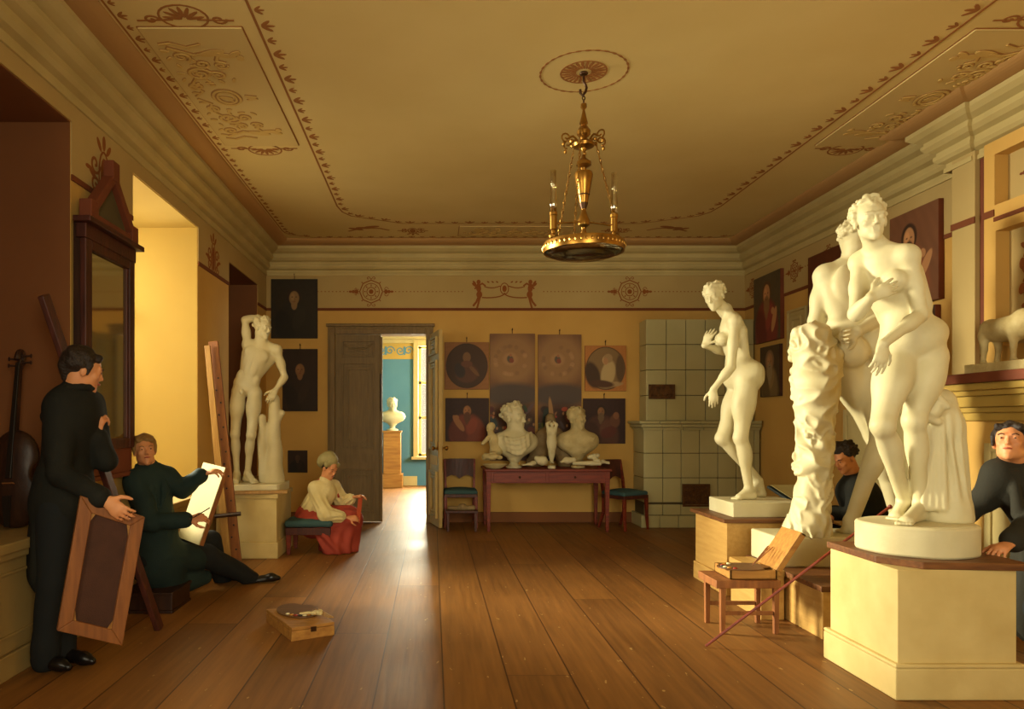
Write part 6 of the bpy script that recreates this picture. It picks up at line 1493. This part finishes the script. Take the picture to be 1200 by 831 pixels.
F.cap(Pl+V(.1, -.12, .0), bt+V(-.03, -.14, .0), .10, .12, .05, fold=(6, .014, 0, 2)); F.cap(kc+V(.06, 0, 0), bt+V(.09, 0, .02), .09, .10, .04, fold=(6, .012, 2, 2))
for q in (('shR', -1), ('shL', 1)):
    pass
F.mesh('skirt', M['red'], p3, zmin=.004)
for q in ('shR', 'shL'):
    a = J[q]*.55+N*.45+V(0, 0, .058); MB().tube([a+V(.10, -.02, -.2), a+V(.06, -.01, -.06), a+V(0, 0, .0), a+V(-.07, 0, -.04), a+V(-.115, 0, -.2)], .012, 6).go('skirt_strap', M['red'], p3)
b = MB()
for i in range(5):
    x = .008*i; b.tube([P(420.5+i, 583, Y0-.0), P(419+i, 597, Y0-.08), P(417.5+i, 612, Y0-.15)], .0045, 5)
tag(b.go('yarn_skein', M['yarn']), 'red skein of yarn stretched between the woman\'s two hands', 'yarn')
stl = thing('upholstered_stool', 'low stool with faded blue-green cushion under the woman in red', 'stool', (P(355, 640, Y0)[0], Y0, 0))
F = Sdf(.011); c = V(-1.265, 7.6, .315); F.box(c, (.245, .24, .035), None, .03, .01).ell(c+V(0, 0, .02), (.24, .22, .045), None, .02); F.mesh('cushion', M['blue_seat'], stl)
MB().box((-1.50, 7.38, .2), (-1.04, 7.82, .275)).go('seat_frame', M['mahogd'], stl, bevel=.006)
for x, y in ((-1.47, 7.41), (-1.07, 7.41), (-1.47, 7.79), (-1.07, 7.79)): MB().beam((x, y, .22), (x, y, 0), .05, .05, (0, 1, 0), .034, .034).go('leg', M['mahog'], stl, bevel=.003)
# ---- draughtsman seated behind the statues
Y0 = 5.88
p4 = thing('person', 'person with dark curly hair in black, seated drawing behind the male statue', 'person', (3.4, 5.88, 0))
J = joints(Y0, dict(head=(989, 537, 0), neck=(1001, 560, .03), shL=(1005, 572, -.12), shR=(1008, 570, .22), elL=(998, 604, -.15), wrL=(978, 602, -.05), elR=(996, 600, .3), wrR=(976, 600, .2),
    pel=(1020, 628, .05), hipL=(1014, 634, -.05), hipR=(1014, 634, .15), knL=(976, 628, -.02), knR=(976, 626, .23), anL=(982, 690, .05), anR=(982, 690, .25), toeL=(962, 694, .05), toeR=(962, 694, .25)), (-.85, -.35, -.42), (-.2, 0, 1), fp=(-1, 0, .2))
for k in ('anL', 'anR'): J[k][2] = .1
for k in ('toeL', 'toeR'): J[k][2] = .012
F = Sdf(.0085); figure(F, J, .97, 'm', None, dict(L=dict(d=V(-.9, 0, -.1), pn=V(0, .3, -.9), side=1, curl=(.4, .5, .4)), R=dict(d=V(-.9, 0, .1), pn=V(0, .2, -.9), side=-1, curl=(.4, .5, .4))), .8, True, True)
F.mesh('body', M['skin'], p4); eyes(p4, J, .97); hair(p4, J, 1.06, 'hair_dark', 'curly')
F = Sdf(.011); N, Pl = J['neck'], J['pel']
F.cap(N-V(-.02, 0, .12), Pl+V(0, 0, .1), .15, .16, .04, flat=((0, 1, 0), 1.25), noise=(8, .009, 5)).cap(N-V(0, 0, .05), N+V(0, 0, .03), .075, .066, .015)
for q in ('shL', 'shR'): F.cap(N-V(0, 0, .05), J[q], .075, .078, .05)
sleeve(F, J['shL'], J['elL'], J['wrL']); sleeve(F, J['shR'], J['elR'], J['wrR']); F.cap(Pl+V(0, 0, .1), Pl+V(.0, 0, -.2), .17, .19, .04, flat=((0, 1, 0), 1.15), fold=(7, .01, 0, 1))
F.mesh('coat', M['coat'], p4); lapels(p4, J, M['coat'])
F = Sdf(.012)
for a, k, n_ in (('hipL', 'knL', 'anL'), ('hipR', 'knR', 'anR')): F.cap(J[a], J[k], .09, .08, .03).cap(J[k], J[n_], .08, .065, .03)
F.mesh('trousers', M['trouser'], p4); shoe('shoe', p4, J['anL'], J['toeL']); shoe('shoe', p4, J['anR'], J['toeR'])
db = thing('wooden_stool', 'plain wooden stool under the seated draughtsman in black', 'stool', (J['pel'][0], 5.95, 0)); cx = J['pel'][0]
MB().box((cx-.18, 5.78, .29), (cx+.18, 6.12, .33)).go('seat', M['dark_wood'], db, bevel=.004)
for x in (-.15, .15):
    for y in (5.81, 6.09): MB().beam((cx+x, y, .29), (cx+x*1.1, y, 0), .035, .035, (0, 1, 0)).go('leg', M['dark_wood'], db)
sb = MB().prism([P(958, 606, 5.78), P(984, 616, 5.78), P(984, 616, 5.78)+V(0, .34, 0), P(958, 606, 5.78)+V(0, .34, 0)], (0, 0, .012)).go('drawing_board', M['box']); tag(sb, 'small drawing board on the knees of the seated draughtsman in black', 'board')
# ---- man leaning at the right edge
Y0 = 4.08
p5 = thing('person', 'person in a dark coat leaning over the nearest pedestal, looking up', 'person', (3.4, 4.1, 0))
J = joints(Y0, dict(head=(1184, 519, 0), neck=(1194, 545, .05), shR=(1170, 556, .04), shL=(1222, 556, .06), elR=(1152, 586, .1), wrR=(1130, 606, .12), elL=(1216, 606, -.10), wrL=(1186, 634, -.32),
    pel=(1232, 640, .15), hipR=(1218, 655, .13), hipL=(1244, 655, .17), knR=(1218, 715, .0), knL=(1245, 720, .05), anR=(1236, 776, .1), anL=(1256, 776, .12), toeR=(1216, 785, .0), toeL=(1236, 785, .03)), (-.66, -.66, .30), (.1, .1, 1), fp=(-.5, -.8, 0))
for k in ('anL', 'anR'): J[k][2] = .1
for k in ('toeL', 'toeR'): J[k][2] = .012
hl = V(2.855+.0, 4.10, .675); J['wrL'] = P(1184, 637, 3.78)
J['hs'] = 1.0
F = Sdf(.0075); figure(F, J, 1.0, 'm', None, dict(L=dict(d=V(-.85, -.35, -.22), pn=V(0, .1, -1), side=-1, curl=(.3, .5, .4), k=.002), R=dict(d=V(-.9, .1, -.2), pn=V(0, .1, -1), side=1, curl=(.2, .3, .3))), .8, True, True)
F.mesh('body', M['skin'], p5); eyes(p5, J, 1.0); hair(p5, J, 1.03, 'hair_dark')
F = Sdf(.010); N, Pl = J['neck'], J['pel']
F.cap(N-V(0, 0, .12), Pl+V(0, 0, .1), .165, .15, .04, flat=(nrm(np.cross(J['shR']-J['shL'], V(0, 0, 1))), .78), noise=(8, .009, 5)).cap(N-V(0, 0, .05), N+V(-.01, 0, .035), .08, .07, .015, noise=(25, .003))
for q in ('shL', 'shR'): F.cap(N-V(0, 0, .05), J[q], .078, .08, .05)
for q in (-1, 1): F.cap(N+V(q*.05-.04, -.07, -.03), N+V(q*.05-.08, -.16, -.26), .02, .035, .012)
sleeve(F, J['shL'], J['elL'], J['wrL'], .085, .07, .055); sleeve(F, J['shR'], J['elR'], J['wrR'], .08, .066, .05)
F.cap(Pl+V(0, 0, .12), (J['knR']+J['knL'])/2+V(.04, .05, .0), .17, .22, .04, flat=((0, 1, 0), .85), fold=(7, .014, .5, 1.2))
F.mesh('coat', M['coat_brown'], p5); lapels(p5, J, M['coat_brown'])
F = Sdf(.011)
for k, an in (('knL', 'anL'), ('knR', 'anR')): F.cap(J['hip'+k[-1]], J[k], .11, .08, .03).cap(J[k], J[an]+V(0, 0, -.045), .08, .068, .02)
F.mesh('trousers', M['trouser'], p5); shoe('shoe', p5, J['anL'], J['toeL']); shoe('shoe', p5, J['anR'], J['toeR'])
